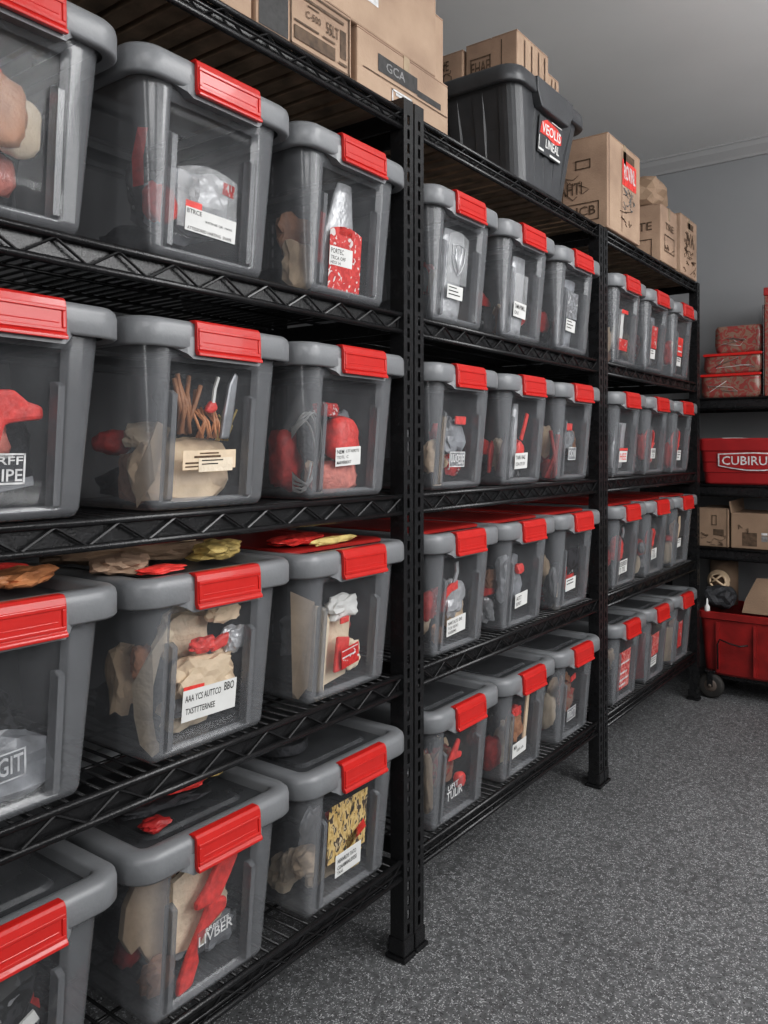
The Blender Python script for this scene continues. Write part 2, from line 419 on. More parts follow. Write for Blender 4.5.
def sticker(root, name, mname, u0, u1, v0, v1, tilt=0., off=.0012, lines=None, text=None, curve=0., inkm='ink', frame=False):
    """flat label stuck on the outer face of the front panel, with its print as a sub-part"""
    cu, cv = (u0+u1)/2, (v0+v1)/2; ct, st = math.cos(R(tilt)), math.sin(R(tilt))
    def P(u, v, o):
        a, b = u - cu, v - cv
        return panel_pt(cu + a*ct - b*st, cv + a*st + b*ct, o)
    poly = [(u0, v0), (u1, v0), (u1, v1)] + ([(u1 + (u0-u1)*t, v1 + curve*math.sin(math.pi*t)) for t in (.2, .4, .6, .8)] if curve else []) + [(u0, v1)]
    o = MB().prism(poly, P, off - .0006, off).build(name, mname, root)
    pr = MB(); t = off + .0004
    w, h = u1-u0, v1-v0
    if text:
        for s, a, b, c, d in text:      # placed in label fractions
            vs, fs = text_geo(s)
            pr.add([P(u0 + w*((a+c)/2 + x*(c-a)), v0 + h*((b+d)/2 + y*(d-b)), t) for x, y in vs], fs)
    for l in (lines or []):
        a, b, c, d = l
        pr.add([P(u0+w*a, v0+h*b, t), P(u0+w*c, v0+h*b, t), P(u0+w*c, v0+h*d, t), P(u0+w*a, v0+h*d, t)], [(0,1,2,3)])
    if frame:
        for a, b, c, d in ((0,0,1,.06),(0,.94,1,1),(0,0,.03,1),(.97,0,1,1)):
            pr.add([P(u0+w*a, v0+h*b, t), P(u0+w*c, v0+h*b, t), P(u0+w*c, v0+h*d, t), P(u0+w*a, v0+h*d, t)], [(0,1,2,3)])
    if pr.f: pr.build('print', inkm, o)
    return o
LN = lambda r, n=3: [(.08, .78-.26*i, .08+r.uniform(.45, .84), .78-.26*i+.09) for i in range(n)]

# ---- items that lie inside the bins (each a top-level thing)
def crumple_mb(sx, sy, sz, seed, rough=.32, flat=True, sub=3):
    bm = bmesh.new(); bmesh.ops.create_icosphere(bm, subdivisions=sub, radius=1)
    for v in bm.verts:
        p = v.co.copy(); q = p * 1.3 + Vector((seed*3.1, seed*1.7, seed*.9))
        k = min(1.04, 1 - rough*.75 + rough * (1.5 * abs(noise.noise(q)) + .55*abs(noise.noise(q*2.4)) + .16*noise.noise(q*5.)))
        # squarer than a ball
        m = max(abs(p.x), abs(p.y), abs(p.z)); p = p * (.62 + .38/m)
        p = Vector((p.x*sx, p.y*sy, p.z*sz)) * k
        v.co = p
    mb = MB(); mb.add([v.co for v in bm.verts], [[v.index for v in f.verts] for f in bm.faces], 0, not flat); bm.free(); return mb
def frame(bin_o, u, v, d):
    z = v
    return Vector((front_x(z) - REC - .003 - d, YO + u*1.02, z))
TOL = (.008, .016, .016)
ZS = (1.06, 1.028, 1.02, 1.012)
class Bin:
    def __init__(s, b, r, p, W, cy, look, lidmat='lidclear', group=None):
        s.b, s.r, s.p, s.W = b, r, p, W
        s.where = f'{POSN[p]} bin of {RACKN[b]} rack\'s {ROWN[r]} row'
        z = TOPS[3-r] + .001; s.zs = ZS[r]
        s.loc = Vector((XC, cy, z))
        s.root = thing('storage_bin', f'grey bin with {look}, {POSN[p]} on {RACKN[b]} rack\'s {ROWN[r]} row', 'storage bin', s.loc, 0, f'grey latch bins on the {RACKN[b]} rack')
        s.root.scale = (1, 1, s.zs)
        t = share('tub', W, lambda: tub_mb(W), ['tub', 'window'], s.root)
        for sd in (-1, 1): share(f'rib{sd}', W, lambda: rib_mb(W, sd), 'tub', t).name = 'rib'
        l = share('lid', W, lambda: rim_mb(W), 'rim', s.root)
        pk = 'lid_panel' + lidmat
        o = share(pk, W, lambda: (redpanel_mb if lidmat == 'lidred' else panel_mb)(W), lidmat, l); o.name = 'lid_panel'
        if lidmat == 'lidred': o['label'] = 'red lid panel'
        share('latch_bracket', W, lambda: bracket_mb(W), 'rim', l)
        la = share('latch', W, lambda: latch_mb(W), 'red', s.root, .0012); la['label'] = 'red latch'
        s.rr = random.Random(b*100 + r*10 + p)
        s.seed = b*37 + r*11 + p*5 + 1
        s.q = []
    def put(s, name, mb, mats, label, cat, bevel=0., scat=False):
        cv = []
        for x, y, z in mb.v:
            z = max(.003, min(.242, z)); hx, hy = half(s.W, z); hx -= .004; hy -= .005; r_ = .04
            if z < .016: hx -= (.016 - z)*.5; hy -= (.016 - z)*.5
            y = max(-hy, min(hy, y)); x = min(x, hx); e = abs(y) - (hy - r_)
            if e > 0: x = min(x, hx - r_ + math.sqrt(max(0, r_*r_ - e*e)))
            if abs(y - YO) < min(PANW, s.W*.252) + .004: x = min(x, front_x(z) - REC - .002)
            cv.append((x, y, z))
        mb.v = cv; s.q.append((max(v[0] for v in cv), len(s.q), name, mb, mats, label, cat, bevel, scat))
    def flush(s):
        """frontmost first; whatever would run into a placed thing is set further back in the tub"""
        placed = []
        for _, _, name, mb, mats, label, cat, bevel, scat in sorted(s.q, key=lambda t: (t[8], -round(t[0], 3), t[1])):
            bb = lambda dx: [(min(v[k] for v in mb.v) + (dx if k == 0 else 0), max(v[k] for v in mb.v) + (dx if k == 0 else 0)) for k in range(3)]
            def hit(b): return any(all(b[k][0] < p[k][1] - TOL[k] and p[k][0] < b[k][1] - TOL[k] for k in range(3)) for p in placed)
            dx = 0.; b = bb(0.)
            while hit(b) and b[0][0] > -.17: dx -= .004; b = [(b[0][0] - .004, b[0][1] - .004), b[1], b[2]]
            if scat and dx < -.06: continue
            placed.append(b)
            mb.xf(Matrix.Translation(s.loc) @ Matrix.Diagonal((1, 1, s.zs, 1)) @ Matrix.Translation((dx, 0, 0)))
            vs = [Vector(v) for v in mb.v]; lo = min(v.z for v in vs); c = sum(vs, Vector())/len(vs); c.z = lo
            mb.xf(Matrix.Translation(-c))
            o = mb.build(name, mats, None, bevel=bevel); o.location = c
            tag(o, f'{label} inside {s.where}', cat, f'contents of the {RACKN[s.b]} rack bins')
    def clampu(s, u, hw, z):
        lim = half(s.W, z)[1] - .010 - hw
        return max(-lim - YO, min(lim - YO, u)) if lim > 0 else -YO
    def lump(s, m, label, u, v, d, su, sv, sd=.035, cat='packing', rough=.32, flat=True, name='crumpled_paper', scat=False):
        s.seed += 1; su = min(su*1.15, .1); sv *= 1.08; v = max(v, sv + .004)
        mb = crumple_mb(sd, su, sv, s.seed, rough, flat)
        p = frame(s, s.clampu(u, su, max(0.0, v-sv)), v, d + sd*1.0)
        mb.xf(Matrix.Translation(p)); return s.put(name, mb, m, label, cat, 0., scat)
    def strip(s, m, label, pts, w=.022, d=.006, cat='strip', name='cardboard_strip', th=.004):
        mb = MB(); k = len(pts); lo = []
        for i, (u, v) in enumerate(pts):
            a = Vector(pts[max(0, i-1)]); b = Vector(pts[min(k-1, i+1)]); t = (b-a).normalized(); n = Vector((-t.y, t.x))
            ring = []
            for sg, dd in ((-1, d), (1, d), (1, d+th), (-1, d+th)):
                q = Vector((u, v)) + n*sg*w/2; ring.append(frame(s, q.x, q.y, dd))
            lo.append(ring)
        mb.loft(lo, 0, False, True, True); return s.put(name, mb, m, label, cat)
    def sheet(s, m, label, poly, d=.006, th=.004, cat='sheet', name='cardboard_sheet', bevel=0.):
        mb = MB(); mb.prism(poly, lambda u, v, t: frame(s, u, v, t), d, d+th); return s.put(name, mb, m, label, cat, bevel)
    def coil(s, m, label, u, v, ru, rv, n=4, d=.02, r=.003, cat='cord', name='coiled_cord'):
        mb = MB(); pts = []
        ph = s.rr.random()*6
        for i in range(n*20):
            a = i/20*2*math.pi; k = 1 - .12*math.sin(a*.37+ph) - .05*(i/(n*20))*n*.5
            pts.append(frame(s, u + ru*k*math.cos(a) + .006*math.sin(a*.7), v + rv*k*math.sin(a), d + .010*math.sin(a*.53) + .010))
        mb.tube(pts, r, 6); return s.put(name, mb, m, label, cat)
    def sticks(s, m, label, u, v, n=7, h=.07, cat='sticks', name='stick_bundle', r=.003, spread=.03, d=.02):
        mb = MB()
        for i in range(n):
            a = u + spread*(i/(n-1)-.5)*2; b = a + s.rr.uniform(-.03, .03)
            mb.tube([frame(s, a, v, d + s.rr.uniform(0, .02)), frame(s, (a+b)/2 + s.rr.uniform(-.008, .008), v + h*.5, d), frame(s, b, v + h*s.rr.uniform(.75, 1.1), d + s.rr.uniform(0, .02))], r, 5)
        return s.put(name, mb, m, label, cat)
    def pouch(s, m, label, u, v0, v1, w, d=.012, cat='bag', name='plastic_pouch', neck=.35):
        mb = MB(); lo = []; n = 14
        for i in range(9):
            t = i/8; v = v0 + (v1-v0)*t
            ww = w/2 * (1 - (1-neck)*max(0, (t-.35)/.65)**1.3) * (.93 + .07*math.sin(t*9+s.seed))
            th = .024*(1 - t*.8) + .002
            ring = []
            for j in range(n):
                a = 2*math.pi*j/n; wr = 1 + .08*noise.noise(Vector((j*.9, i*.8, s.seed)))
                ring.append(frame(s, u + ww*math.cos(a)*wr, v, d + th - th*math.sin(a)*wr))
            lo.append(ring)
        mb.loft(lo, 0, True, True, True); s.seed += 1; return s.put(name, mb, m, label, cat)
    def tool(s, m, label, poly, d=.006, th=.02, cat='tool', name='hand_tool'):
        mb = MB(); mb.prism(poly, lambda u, v, t: frame(s, u, v, t), d, d+th); return s.put(name, mb, m, label, cat, .006)
    def fill(s, h=.10, m='dark', label='dark folded cloth at the back', w=.09):
        hw = half(s.W, 0)[1] - .035
        mb = crumple_mb(.06, hw*.98, h/2, s.seed+50, .4, False)
        mb.xf(Matrix.Translation((.0, 0, .006 + h/2))); return s.put('folded_cloth', mb, m, label, 'cloth')
    def scatter(s, n):
        kinds = [('tan', 'tan paper wad', 'paper', 'crumpled_paper', True), ('cream', 'cream cloth wad', 'cloth', 'rag', True), ('greybag', 'grey film wad', 'film', 'film_packet', True),
                 ('redin', 'red rag wad', 'cloth', 'rag', False), ('mott_dark', 'black and grey scrap', 'scrap', 'scrap_bundle', True), ('mott_rw', 'red and white scrap', 'scrap', 'scrap_bundle', True),
                 ('silver', 'silver film scrap', 'film', 'film_packet', True), ('brown', 'brown cloth scrap', 'cloth', 'rag', True)]
        ks = s.rr.sample(kinds, n); 
        for k, (m, lb, ct, nm, fl) in enumerate(ks):
            sv = s.rr.uniform(.028, .05); su = s.rr.uniform(.026, .045)
            u = -.10 + .19*((k + s.rr.uniform(.1, .9))/n)
            s.lump(m, 'small ' + lb, u, s.rr.uniform(.04, .14), s.rr.uniform(.02, .034), su, sv, .013, ct, .4, fl, nm, True)
    def label(s, u0, u1, v0, v1, tilt=0., text=None, m='white', frame=False, inkm='ink', n=3, name='label_sticker', off=.0022):
        return sticker(s.root, name, m, u0, u1, v0, v1, tilt, off, None if text else LN(s.rr, n), text, 0, inkm, frame)
    def card(s, m, u0, u1, v0, v1, tilt=0., curve=0., name='insert_card', lines=None, text=None, inkm='ink'):
        return sticker(s.root, name, m, u0, u1, v0, v1, tilt, .0012, lines, text, curve, inkm)
    def logo(s, u0, u1, v0, v1, words, tilt=0., m='window', inkm='inkwhite', frame=True):
        return sticker(s.root, 'logo_sticker', m, u0, u1, v0, v1, tilt, .0016, None, words, 0, inkm, frame)

W1, W2, W3 = .349, .333, .322
C1 = (.530, .886, 1.241); C2 = (1.663, 2.001, 2.342); C3 = (2.795, 3.125, 3.455)
CC = (C1, C2, C3); WW = (W1, W2, W3)
def mk(b, r, p, look, lid='lidclear'): return Bin(b, r, p, WW[b], CC[b][p], look, lid)

# -- nearest rack, top row
B = mk(0, 0, 0, 'brown leather and salmon rags')
B.fill(.07)
B.lump('dark', 'charcoal rag heap', .0, .10, .035, .10, .095, .03, 'cloth', .25, False, 'rag')
B.lump('salmon', 'salmon rag low down', .015, .075, .002, .055, .032, .016, 'cloth', .3, False, 'rag')
B.lump('brown', 'rounded brown leather pouch', -.005, .140, .000, .055, .045, .018, 'pouch', .15, False, 'leather_pouch')
B.lump('cream', 'pale tan pouch beside the brown one', .055, .135, .000, .030, .038, .018, 'pouch', .12, False, 'leather_pouch')
B.lump('redin', 'red rag topmost', .01, .185, .004, .028, .016, .014, 'cloth', .35, True, 'rag')
B.label(-.075, -.01, .03, .065)
B.scatter(6); B.flush()
B = mk(0, 0, 1, 'silver film bags and wide white label')
B.fill(.08)
B.lump('greybag', 'grey plastic bag bundle', .0, .10, .012, .075, .055, .03, 'bag', .35, True, 'plastic_bag')
B.lump('silver', 'silver film packet', .02, .12, .002, .035, .03, .014, 'bag', .4, True, 'film_packet')
B.lump('redin', 'red cloth strip at left', -.08, .085, .004, .028, .03, .012, 'cloth', .4, False, 'rag')
B.strip('redin', 'thin red strap by left corner', [(-.118, .10), (-.122, .14), (-.12, .18)], .010, .004, 'strap', 'strap')
B.card('plastic_film', -.062, .062, .055, .14, 2, .012, lines=None)
B.card('mott_rw', .03, .055, .118, .137, -4, name='red_logo_print')
B.label(-.045, .062, .048, .083, -1.5, [('BTRCE', .02, .74, .3, .94), ('INTENSE QR  HARS', .38, .5, .92, .62), ('ATTESSORED HARTING  SNAPE', .04, .06, .92, .2)])
B.card('redin', -.045, -.012, .0835, .094, -1, name='red_label_tab')
B.scatter(6); B.flush()
B = mk(0, 0, 2, 'tall silver pouch and red printed card')
B.fill(.08)
B.pouch('silver', 'tall silver film pouch', .0, .012, .215, .12, .003)
B.strip('redin', 'red strap along the left rib', [(-.066, .06), (-.068, .10), (-.064, .15)], .014, .002, 'strap', 'strap')
B.card('mott_rw', -.048, .05, .015, .125, 1, .01)
B.card('redin', -.022, .018, .118, .132, 1, name='red_label_tab')
B.label(-.048, .022, .06, .094, 1, [('PORTEC', .05, .62, .6, .9), ('TRCA OFF', .05, .3, .7, .5), ('HEOI 1A', .05, .06, .5, .22)])
B.scatter(6); B.flush()
# -- nearest rack, second row
B = mk(0, 1, 0, 'red drill and dark clutter')
B.fill(.09)
B.lump('dark', 'black tool bag', .0, .075, .024, .10, .07, .03, 'bag', .25, False, 'tool_bag')
B.tool('redin', 'red cordless drill', [(-.05, .145), (-.045, .165), (.03, .17), (.05, .155), (.07, .15), (.072, .132), (.05, .13), (.02, .125), (.012, .09), (-.02, .088), (-.02, .125)], .003, .03)
B.lump('salmon', 'salmon work glove under the drill', .0, .105, .002, .04, .028, .014, 'glove', .4, False, 'work_glove')
B.strip('steel', 'flat grey metal bar lying low', [(-.06, .03), (.0, .042), (.06, .052)], .012, .004, 'bar', 'metal_bar')
B.strip('white', 'white plastic tie under the glove', [(-.06, .083), (-.01, .083), (.03, .084)], .005, .002, 'tie', 'cable_tie')
B.logo(-.05, .044, .048, .088, [('TCJRRFF', .04, .55, .96, .9), ('TUR3IPE', .04, .1, .96, .5)], 0)
B.scatter(6); B.flush()
B = mk(0, 1, 1, 'burlap, knife and kraft label')
B.fill(.06)
B.lump('tan', 'crumpled burlap sack filling the bottom', .0, .058, -.003, .095, .052, .03, 'sack', .18, True, 'burlap_sack')
B.lump('cream', 'folded cream cloth on the burlap', -.03, .115, .012, .045, .022, .018, 'cloth', .3, True, 'folded_cloth')
B.strip('tan', 'perforated tan cardboard strip leaning at left', [(-.118, .006), (-.108, .05), (-.095, .10), (-.083, .13)], .026, .002)
B.tool('steel', 'long grey blade knife standing up', [(.034, .110), (.053, .110), (.060, .15), (.066, .215), (.058, .222), (.046, .20), (.038, .15)], .004, .008, 'knife', 'knife')
B.sticks('orange', 'brown twig bundle', .018, .112, 11, .05, 'twigs', 'twig_bundle', .0025, .022, .006)
B.tool('redin', 'red plastic clip', [(.0, .155), (.01, .172), (.02, .172), (.027, .158), (.014, .15)], .004, .012, 'clip', 'plastic_clip')
B.strip('white', 'white cord rising from red clip', [(.014, .168), (.016, .19), (.022, .21)], .005, .004, 'cord', 'cord')
B.sticks('yellow', 'yellow straw tuft', .062, .108, 10, .05, 'straw', 'straw_tuft', .002, .014, .006)
B.sticks('brown', 'dark brown stick bundle', -.035, .118, 7, .085, 'sticks', 'stick_bundle', .004, .012, .006)
B.lump('dark', 'black cloth at the back', .01, .16, .04, .06, .05, .02, 'cloth', .3, False, 'rag')
B.lump('redin', 'red rag at left', -.125, .105, .012, .03, .02, .02, 'cloth', .3, False, 'rag')
B.card('tan', -.05, .062, .062, .092, 1.5, name='kraft_label', lines=[(.2, .6, .7, .72), (.04, .3, .5, .4), (.04, .12, .45, .2), (.3, .8, .66, .88)], inkm='inkbrown')
B.label(-.018, .055, .058, .08, 1.5, None, 'cream', n=2)
B.scatter(6); B.flush()
B = mk(0, 1, 2, 'bagged red ball and white cords')
B.fill(.07)
B.lump('redin', 'red rag heap at left', -.10, .075, .008, .04, .06, .024, 'cloth', .35, False, 'rag')
B.coil('white', 'white cord looped at left', -.098, .09, .032, .07, 4, .002, .0022)
B.lump('redin', 'round red float ball before the clear bag', .018, .115, -.002, .036, .042, .028, 'ball', .06, False, 'float_ball')
B.pouch('plastic_film', 'clear plastic bag tied to a point', .018, .03, .222, .12, .060, neck=.06)
B.lump('dark', 'black folded glove', -.03, .115, .006, .026, .045, .02, 'glove', .3, False, 'work_glove')
B.lump('salmon', 'salmon cloth bundle at bottom', .01, .04, .005, .065, .032, .024, 'cloth', .3, False, 'rag')
B.lump('mott_rw', 'red and white packet', -.035, .17, .01, .035, .014, .012, 'packet', .4, True, 'packet')
B.label(-.03, .048, .062, .098, 3, [('NEM', .05, .66, .32, .88), ('CTT RERSTE', .4, .7, .92, .86), ('TOTL  C', .05, .4, .5, .56), ('MARWERBOOT', .05, .1, .62, .28)])
B.scatter(6); B.flush()
# -- nearest rack, third row
B = mk(0, 2, 0, 'crumpled grey plastic and pale scribbled logo', 'lidclear')
B.fill(.08)
B.lump('greybag', 'crumpled grey plastic wrap', .03, .055, .004, .085, .05, .03, 'wrap', .45, True, 'plastic_wrap')
B.lump('mott_dark', 'dark scrap heap', -.02, .11, .02, .085, .045, .03, 'scrap', .3, True, 'scrap_bundle')
B.tool('redin', 'red handle end', [(-.03, .125), (-.012, .122), (-.006, .135), (-.03, .145)], .004, .014, 'tool', 'red_pry_tool')
B.logo(-.05, .045, .05, .088, [('TULEGIT', .04, .2, .96, .85)], 3, inkm='silver')
B.lump('orange', 'brown leather strip under the lid', .02, .247, .05, .09, .012, .05, 'strip', .4, True, 'leather_strip')
B.scatter(6); B.flush()
B = mk(0, 2, 1, 'crumpled tan paper and tilted white label')
B.fill(.08)
B.strip('cream', 'long curved cream strap at left', [(-.075, .20), (-.10, .17), (-.112, .12), (-.11, .07), (-.10, .03), (-.085, .01)], .018, .002, 'strap', 'strap')
B.lump('tan', 'crumpled tan paper at left', -.075, .105, .012, .03, .055, .02, 'paper', .4, True)
B.lump('cream', 'crumpled cream paper up high', -.005, .175, .006, .05, .045, .024, 'paper', .45, True)
B.lump('tan', 'torn tan paper in the middle', .012, .11, -.004, .06, .035, .022, 'paper', .5, True)
B.tool('redin', 'red foil wrapper end', [(.012, .145), (.045, .152), (.05, .175), (.03, .172), (.016, .165)], .002, .012, 'wrapper', 'foil_wrapper')
B.lump('redin', 'red scrap beside the wrapper', -.005, .162, .002, .026, .013, .010, 'scrap', .5, True, 'scrap')
B.lump('silver', 'silver printed bag right of red wrapper', .07, .158, .002, .024, .022, .014, 'bag', .5, True, 'plastic_bag')
B.lump('greybag', 'grey plastic sheet at right', .05, .105, .014, .04, .045, .016, 'bag', .4, True, 'plastic_bag')
B.lump('cream', 'cream paper scrap at the bottom', .02, .030, .006, .05, .028, .02, 'paper', .45, True)
B.lump('tan', 'tan paper fold by the right rib', .075, .075, .006, .022, .04, .016, 'paper', .45, True)
B.lump('orange', 'brown paper scrap by the left rib', -.06, .135, .004, .022, .03, .014, 'paper', .45, True)
B.lump('tan', 'torn tan flap near the top', .05, .205, .008, .035, .018, .014, 'paper', .45, True)
B.card('redin', -.05, -.008, .094, .104, -2, name='red_label_tab')
B.label(-.052, .062, .048, .098, -1, [('AAA YCS AUTTCO', .04, .62, .7, .84), ('BBO', .76, .66, .95, .94), ('TXSTTTERNEE', .06, .22, .6, .42)])
B.scatter(6); B.flush()
B = mk(0, 2, 2, 'tall tan cardboard and red packet', 'lidred')
B.fill(.06)
B.sheet('tan', 'tall tan cardboard sheet at left corner', [(-.125, .02), (-.118, .008), (-.10, .006), (-.09, .03), (-.086, .19), (-.135, .215)], .008, .012)
B.sheet('cream', 'cream cardboard sheet beside the left rib', [(-.083, .02), (-.05, .01), (-.045, .15), (-.06, .175), (-.088, .185)], .003, .014)
B.sheet('cream', 'cream carton panel behind the packet', [(-.042, .006), (.052, .02), (.056, .155), (-.03, .15), (-.042, .16)], .010, .02)
B.lump('white', 'crumpled white paper sheet on top', .015, .165, .004, .042, .025, .018, 'paper', .55, True)
B.tool('redin', 'red and white printed packet', [(-.02, .04), (.018, .042), (.022, .105), (-.016, .112)], .002, .008, 'packet', 'packet')
B.lump('cream', 'folded cream cloth right of the packet', .042, .065, .003, .022, .03, .012, 'cloth', .3, True, 'folded_cloth')
B.tool('redin', 'small red tag', [(-.012, .135), (.014, .137), (.013, .15), (-.012, .148)], .001, .005, 'tag', 'tag')
B.card('mott_rw', -.01, .045, .05, .09, 8, name='packet_print', lines=[(.05, .85, .95, .9), (.05, .5, .8, .58)], inkm='inkwhite')
B.scatter(6); B.flush()
# -- nearest rack, bottom row
B = mk(0, 3, 0, 'red scrap and tan strap low down', 'lidclear')
B.fill(.09)
B.lump('mott_dark', 'dark crumpled wrap', .0, .11, .014, .09, .075, .03, 'wrap', .4, True, 'plastic_wrap')
B.lump('redin', 'red scrap', -.03, .092, .002, .02, .014, .012, 'scrap', .4, True, 'scrap')
B.strip('white', 'white strap across the middle', [(-.02, .092), (.02, .108), (.06, .128)], .018, .002, 'strap', 'strap')
B.strip('tan', 'tan strap below the white one', [(-.04, .05), (.01, .066), (.062, .088)], .026, .002, 'strap', 'strap')
B.logo(-.03, .05, .028, .058, [('ILEBIT', .05, .15, .95, .85)], 2, inkm='silver')
B.scatter(6); B.flush()
B = mk(0, 3, 1, 'red drill-shaped tool on tan sheets', 'lidclear')
B.fill(.07)
B.sheet('tan', 'big tan cardboard sheet with bites at left', [(-.115, .17), (-.085, .225), (-.02, .21), (-.02, .10), (-.04, .05), (-.062, .055), (-.075, .075), (-.085, .095), (-.10, .088), (-.118, .12)], .034, .012)
B.sheet('cream', 'cream sheet behind the red tool', [(-.045, .07), (.02, .055), (.062, .12), (.066, .205), (.04, .222), (-.05, .19)], .020, .010)
B.tool('redin', 'red drill with long nose', [(-.05, .01), (-.02, .015), (-.008, .05), (-.012, .075), (.01, .10), (.045, .115), (.045, .135), (.03, .14), (.05, .17), (.066, .2), (.05, .215), (.022, .205), (.0, .17), (-.02, .15), (-.022, .138), (.004, .135), (-.006, .115), (-.03, .075), (-.048, .035)], .001, .013, 'tool', 'drill')
B.lump('brown', 'brown cloth wad low at left', -.085, .05, .01, .03, .026, .02, 'cloth', .4, True, 'rag')
B.lump('darkred', 'dark red rag at far left', -.12, .075, .03, .02, .02, .02, 'cloth', .3, False, 'rag')
B.logo(-.022, .062, .072, .108, [('LIVBER', .03, .3, .9, .78), ('RRBETTE', .2, .8, .8, .98)], 3, inkm='inkwhite', frame=False)
B.scatter(6); B.flush()
B = mk(0, 3, 2, 'straw picture card and white label', 'lidclear')
B.fill(.07)
B.lump('cream', 'cream cloth wad at bottom left', -.09, .035, .006, .04, .034, .026, 'cloth', .4, True, 'rag')
B.lump('tan', 'tan paper wad above the cream one', -.10, .085, .012, .034, .024, .024, 'paper', .4, True)
B.lump('cream', 'cream paper scraps along the bottom', .01, .035, .006, .05, .03, .022, 'paper', .45, True)
B.lump('yellow', 'straw yellow cloth by right rib', .05, .05, .006, .026, .028, .02, 'cloth', .45, True, 'rag')
B.card('mott_straw', -.058, .062, .08, .195, 1, name='picture_card')
B.card('redin', .0, .062, .10, .122, 24, name='red_label_tab')
B.label(-.03, .05, .045, .09, 2, [('NEANREYS TATO', .08, .6, .8, .8), ('COAAMNNUSVESS', .08, .3, .84, .5), ('TAAS', .08, .1, .3, .24)])

B.scatter(6); B.flush()
# -- middle rack
def emblem(B, u, v, s):
    o = B.card('plastic_film', u-.045, u+.045, v-.055, v+.05, 0, .012)
    mb = MB(); 
    def P(a, b): return panel_pt(u + a*s, v + b*s, .0022)
    for k in (-1, 1):
        for j in range(3):
            pts = [P(0, -.8 + .3*j), P(k*(.25+.1*j), -.2+.35*j), P(k*(.55-.1*j), .3+.3*j)]
            mb.tube(pts, [.0016, .003, .0008], 5)
    mb.tube([P(0, -1), P(0, .6)], .0016, 5)
    sh = [(-.9, .9), (0, 1.05), (.9, .9), (.85, -.1), (.45, -.8), (0, -1.15), (-.45, -.8), (-.85, -.1)]
    mb.tube([P(*q) for q in sh], .0013, 5, closed=True)
    mb.build('shield_emblem', 'silver', o)
B = mk(1, 0, 0, 'embossed shield card in a silver pouch')
B.fill(.07); B.pouch('silver', 'flat silver pouch', .0, .015, .215, .12, .005, neck=.8)
emblem(B, 0, .15, .032); B.label(-.04, .03, .06, .09, 0, n=3)
B.scatter(6); B.flush()
B = mk(1, 0, 1, 'white label low on a silver pouch')
B.fill(.07); B.pouch('silver', 'wrinkled silver pouch', .0, .015, .215, .115, .004, neck=.6)
B.card('plastic_film', -.04, .035, .06, .17, 0); B.label(-.04, .032, .06, .098, -2, [('TAMN PRMLL', .06, .55, .9, .85), ('ON1', .06, .15, .4, .4)])
B.scatter(6); B.flush()
B = mk(1, 0, 2, 'grey framed card and white label')
B.fill(.07); B.pouch('greybag', 'grey plastic pouch', .0, .015, .21, .115, .004, neck=.7)
B.card('mott_gr', -.04, .04, .10, .175, 0); B.label(-.038, .03, .062, .096, -2, n=3)
B.scatter(6); B.flush()
B = mk(1, 1, 0, 'tan strip, red tag and framed label')
B.fill(.07); B.strip('tan', 'tall tan cardboard strip at left', [(-.06, .01), (-.06, .09), (-.055, .17)], .03, .003)
B.lump('tan', 'crumpled tan paper', -.01, .075, .004, .05, .04, .02, 'paper', .45, True)
B.lump('greybag', 'grey bag with pale print', .02, .125, .006, .045, .045, .02, 'bag', .45, True, 'plastic_bag')
B.tool('redin', 'red tag', [(-.002, .152), (.045, .152), (.045, .172), (-.002, .172)], .001, .006, 'tag', 'tag')
B.label(-.03, .04, .052, .088, 0, [('UUO', .08, .3, .6, .85), ('EBE', .6, .2, .94, .8)], 'mott_gr', True, 'inkwhite')
B.scatter(6); B.flush()
B = mk(1, 1, 1, 'red band at left and white pouch')
B.fill(.07); B.lump('redin', 'red rag at left corner', -.085, .10, .006, .035, .022, .02, 'cloth', .35, False, 'rag')
B.pouch('silver', 'narrow silver pouch', -.02, .02, .215, .06, .004, neck=.4)
B.strip('redin', 'red stick leaning at right', [(.015, .12), (.03, .155), (.042, .19)], .014, .003, 'stick', 'plastic_stick')
B.tool('redin', 'red plastic spatula', [(-.055, .03), (-.04, .03), (-.03, .1), (-.045, .12), (-.058, .09)], .003, .008, 'tool', 'spatula')
B.lump('redin', 'red rag behind the label', .03, .085, .004, .02, .03, .014, 'cloth', .35, False, 'rag')
B.label(-.03, .044, .042, .084, 2, [('TAR1 RAE', .06, .6, .8, .85), ('COA EYE EV', .06, .2, .8, .42)])
B.scatter(6); B.flush()
B = mk(1, 1, 2, 'red tag and grey label')
B.fill(.07); B.sticks('redin', 'red sticks standing at left', -.08, .01, 4, .14, 'sticks', 'stick_bundle', .006, .016, .006)
B.lump('redin', 'red cloth low down', -.03, .03, .006, .04, .028, .02, 'cloth', .35, False, 'rag')
B.lump('mott_gr', 'grey printed packet', .0, .12, .003, .045, .04, .016, 'packet', .4, True, 'packet')
B.tool('redin', 'red tag', [(-.03, .15), (.01, .15), (.01, .172), (-.03, .172)], .001, .006, 'tag', 'tag')
B.label(-.022, .035, .062, .1, 0, [('OOII', .1, .25, .9, .8)], 'mott_gr', True, 'inkwhite')
B.scatter(6); B.flush()
B = mk(1, 2, 0, 'silver bag over red strap', 'lidred')
B.fill(.08); B.strip('redin', 'curved red strap', [(-.055, .10), (-.045, .135), (-.02, .15), (.01, .155)], .02, .003, 'strap', 'strap')
B.lump('silver', 'silver plastic bag', .015, .12, .003, .042, .045, .018, 'bag', .45, True, 'plastic_bag')
B.strip('silver', 'silver film tail', [(-.005, .16), (.005, .185), (.0, .21)], .012, .003, 'film', 'film_strip')
B.lump('orange', 'orange scrap at the lower left', -.05, .045, .003, .018, .022, .012, 'scrap', .4, True, 'scrap')
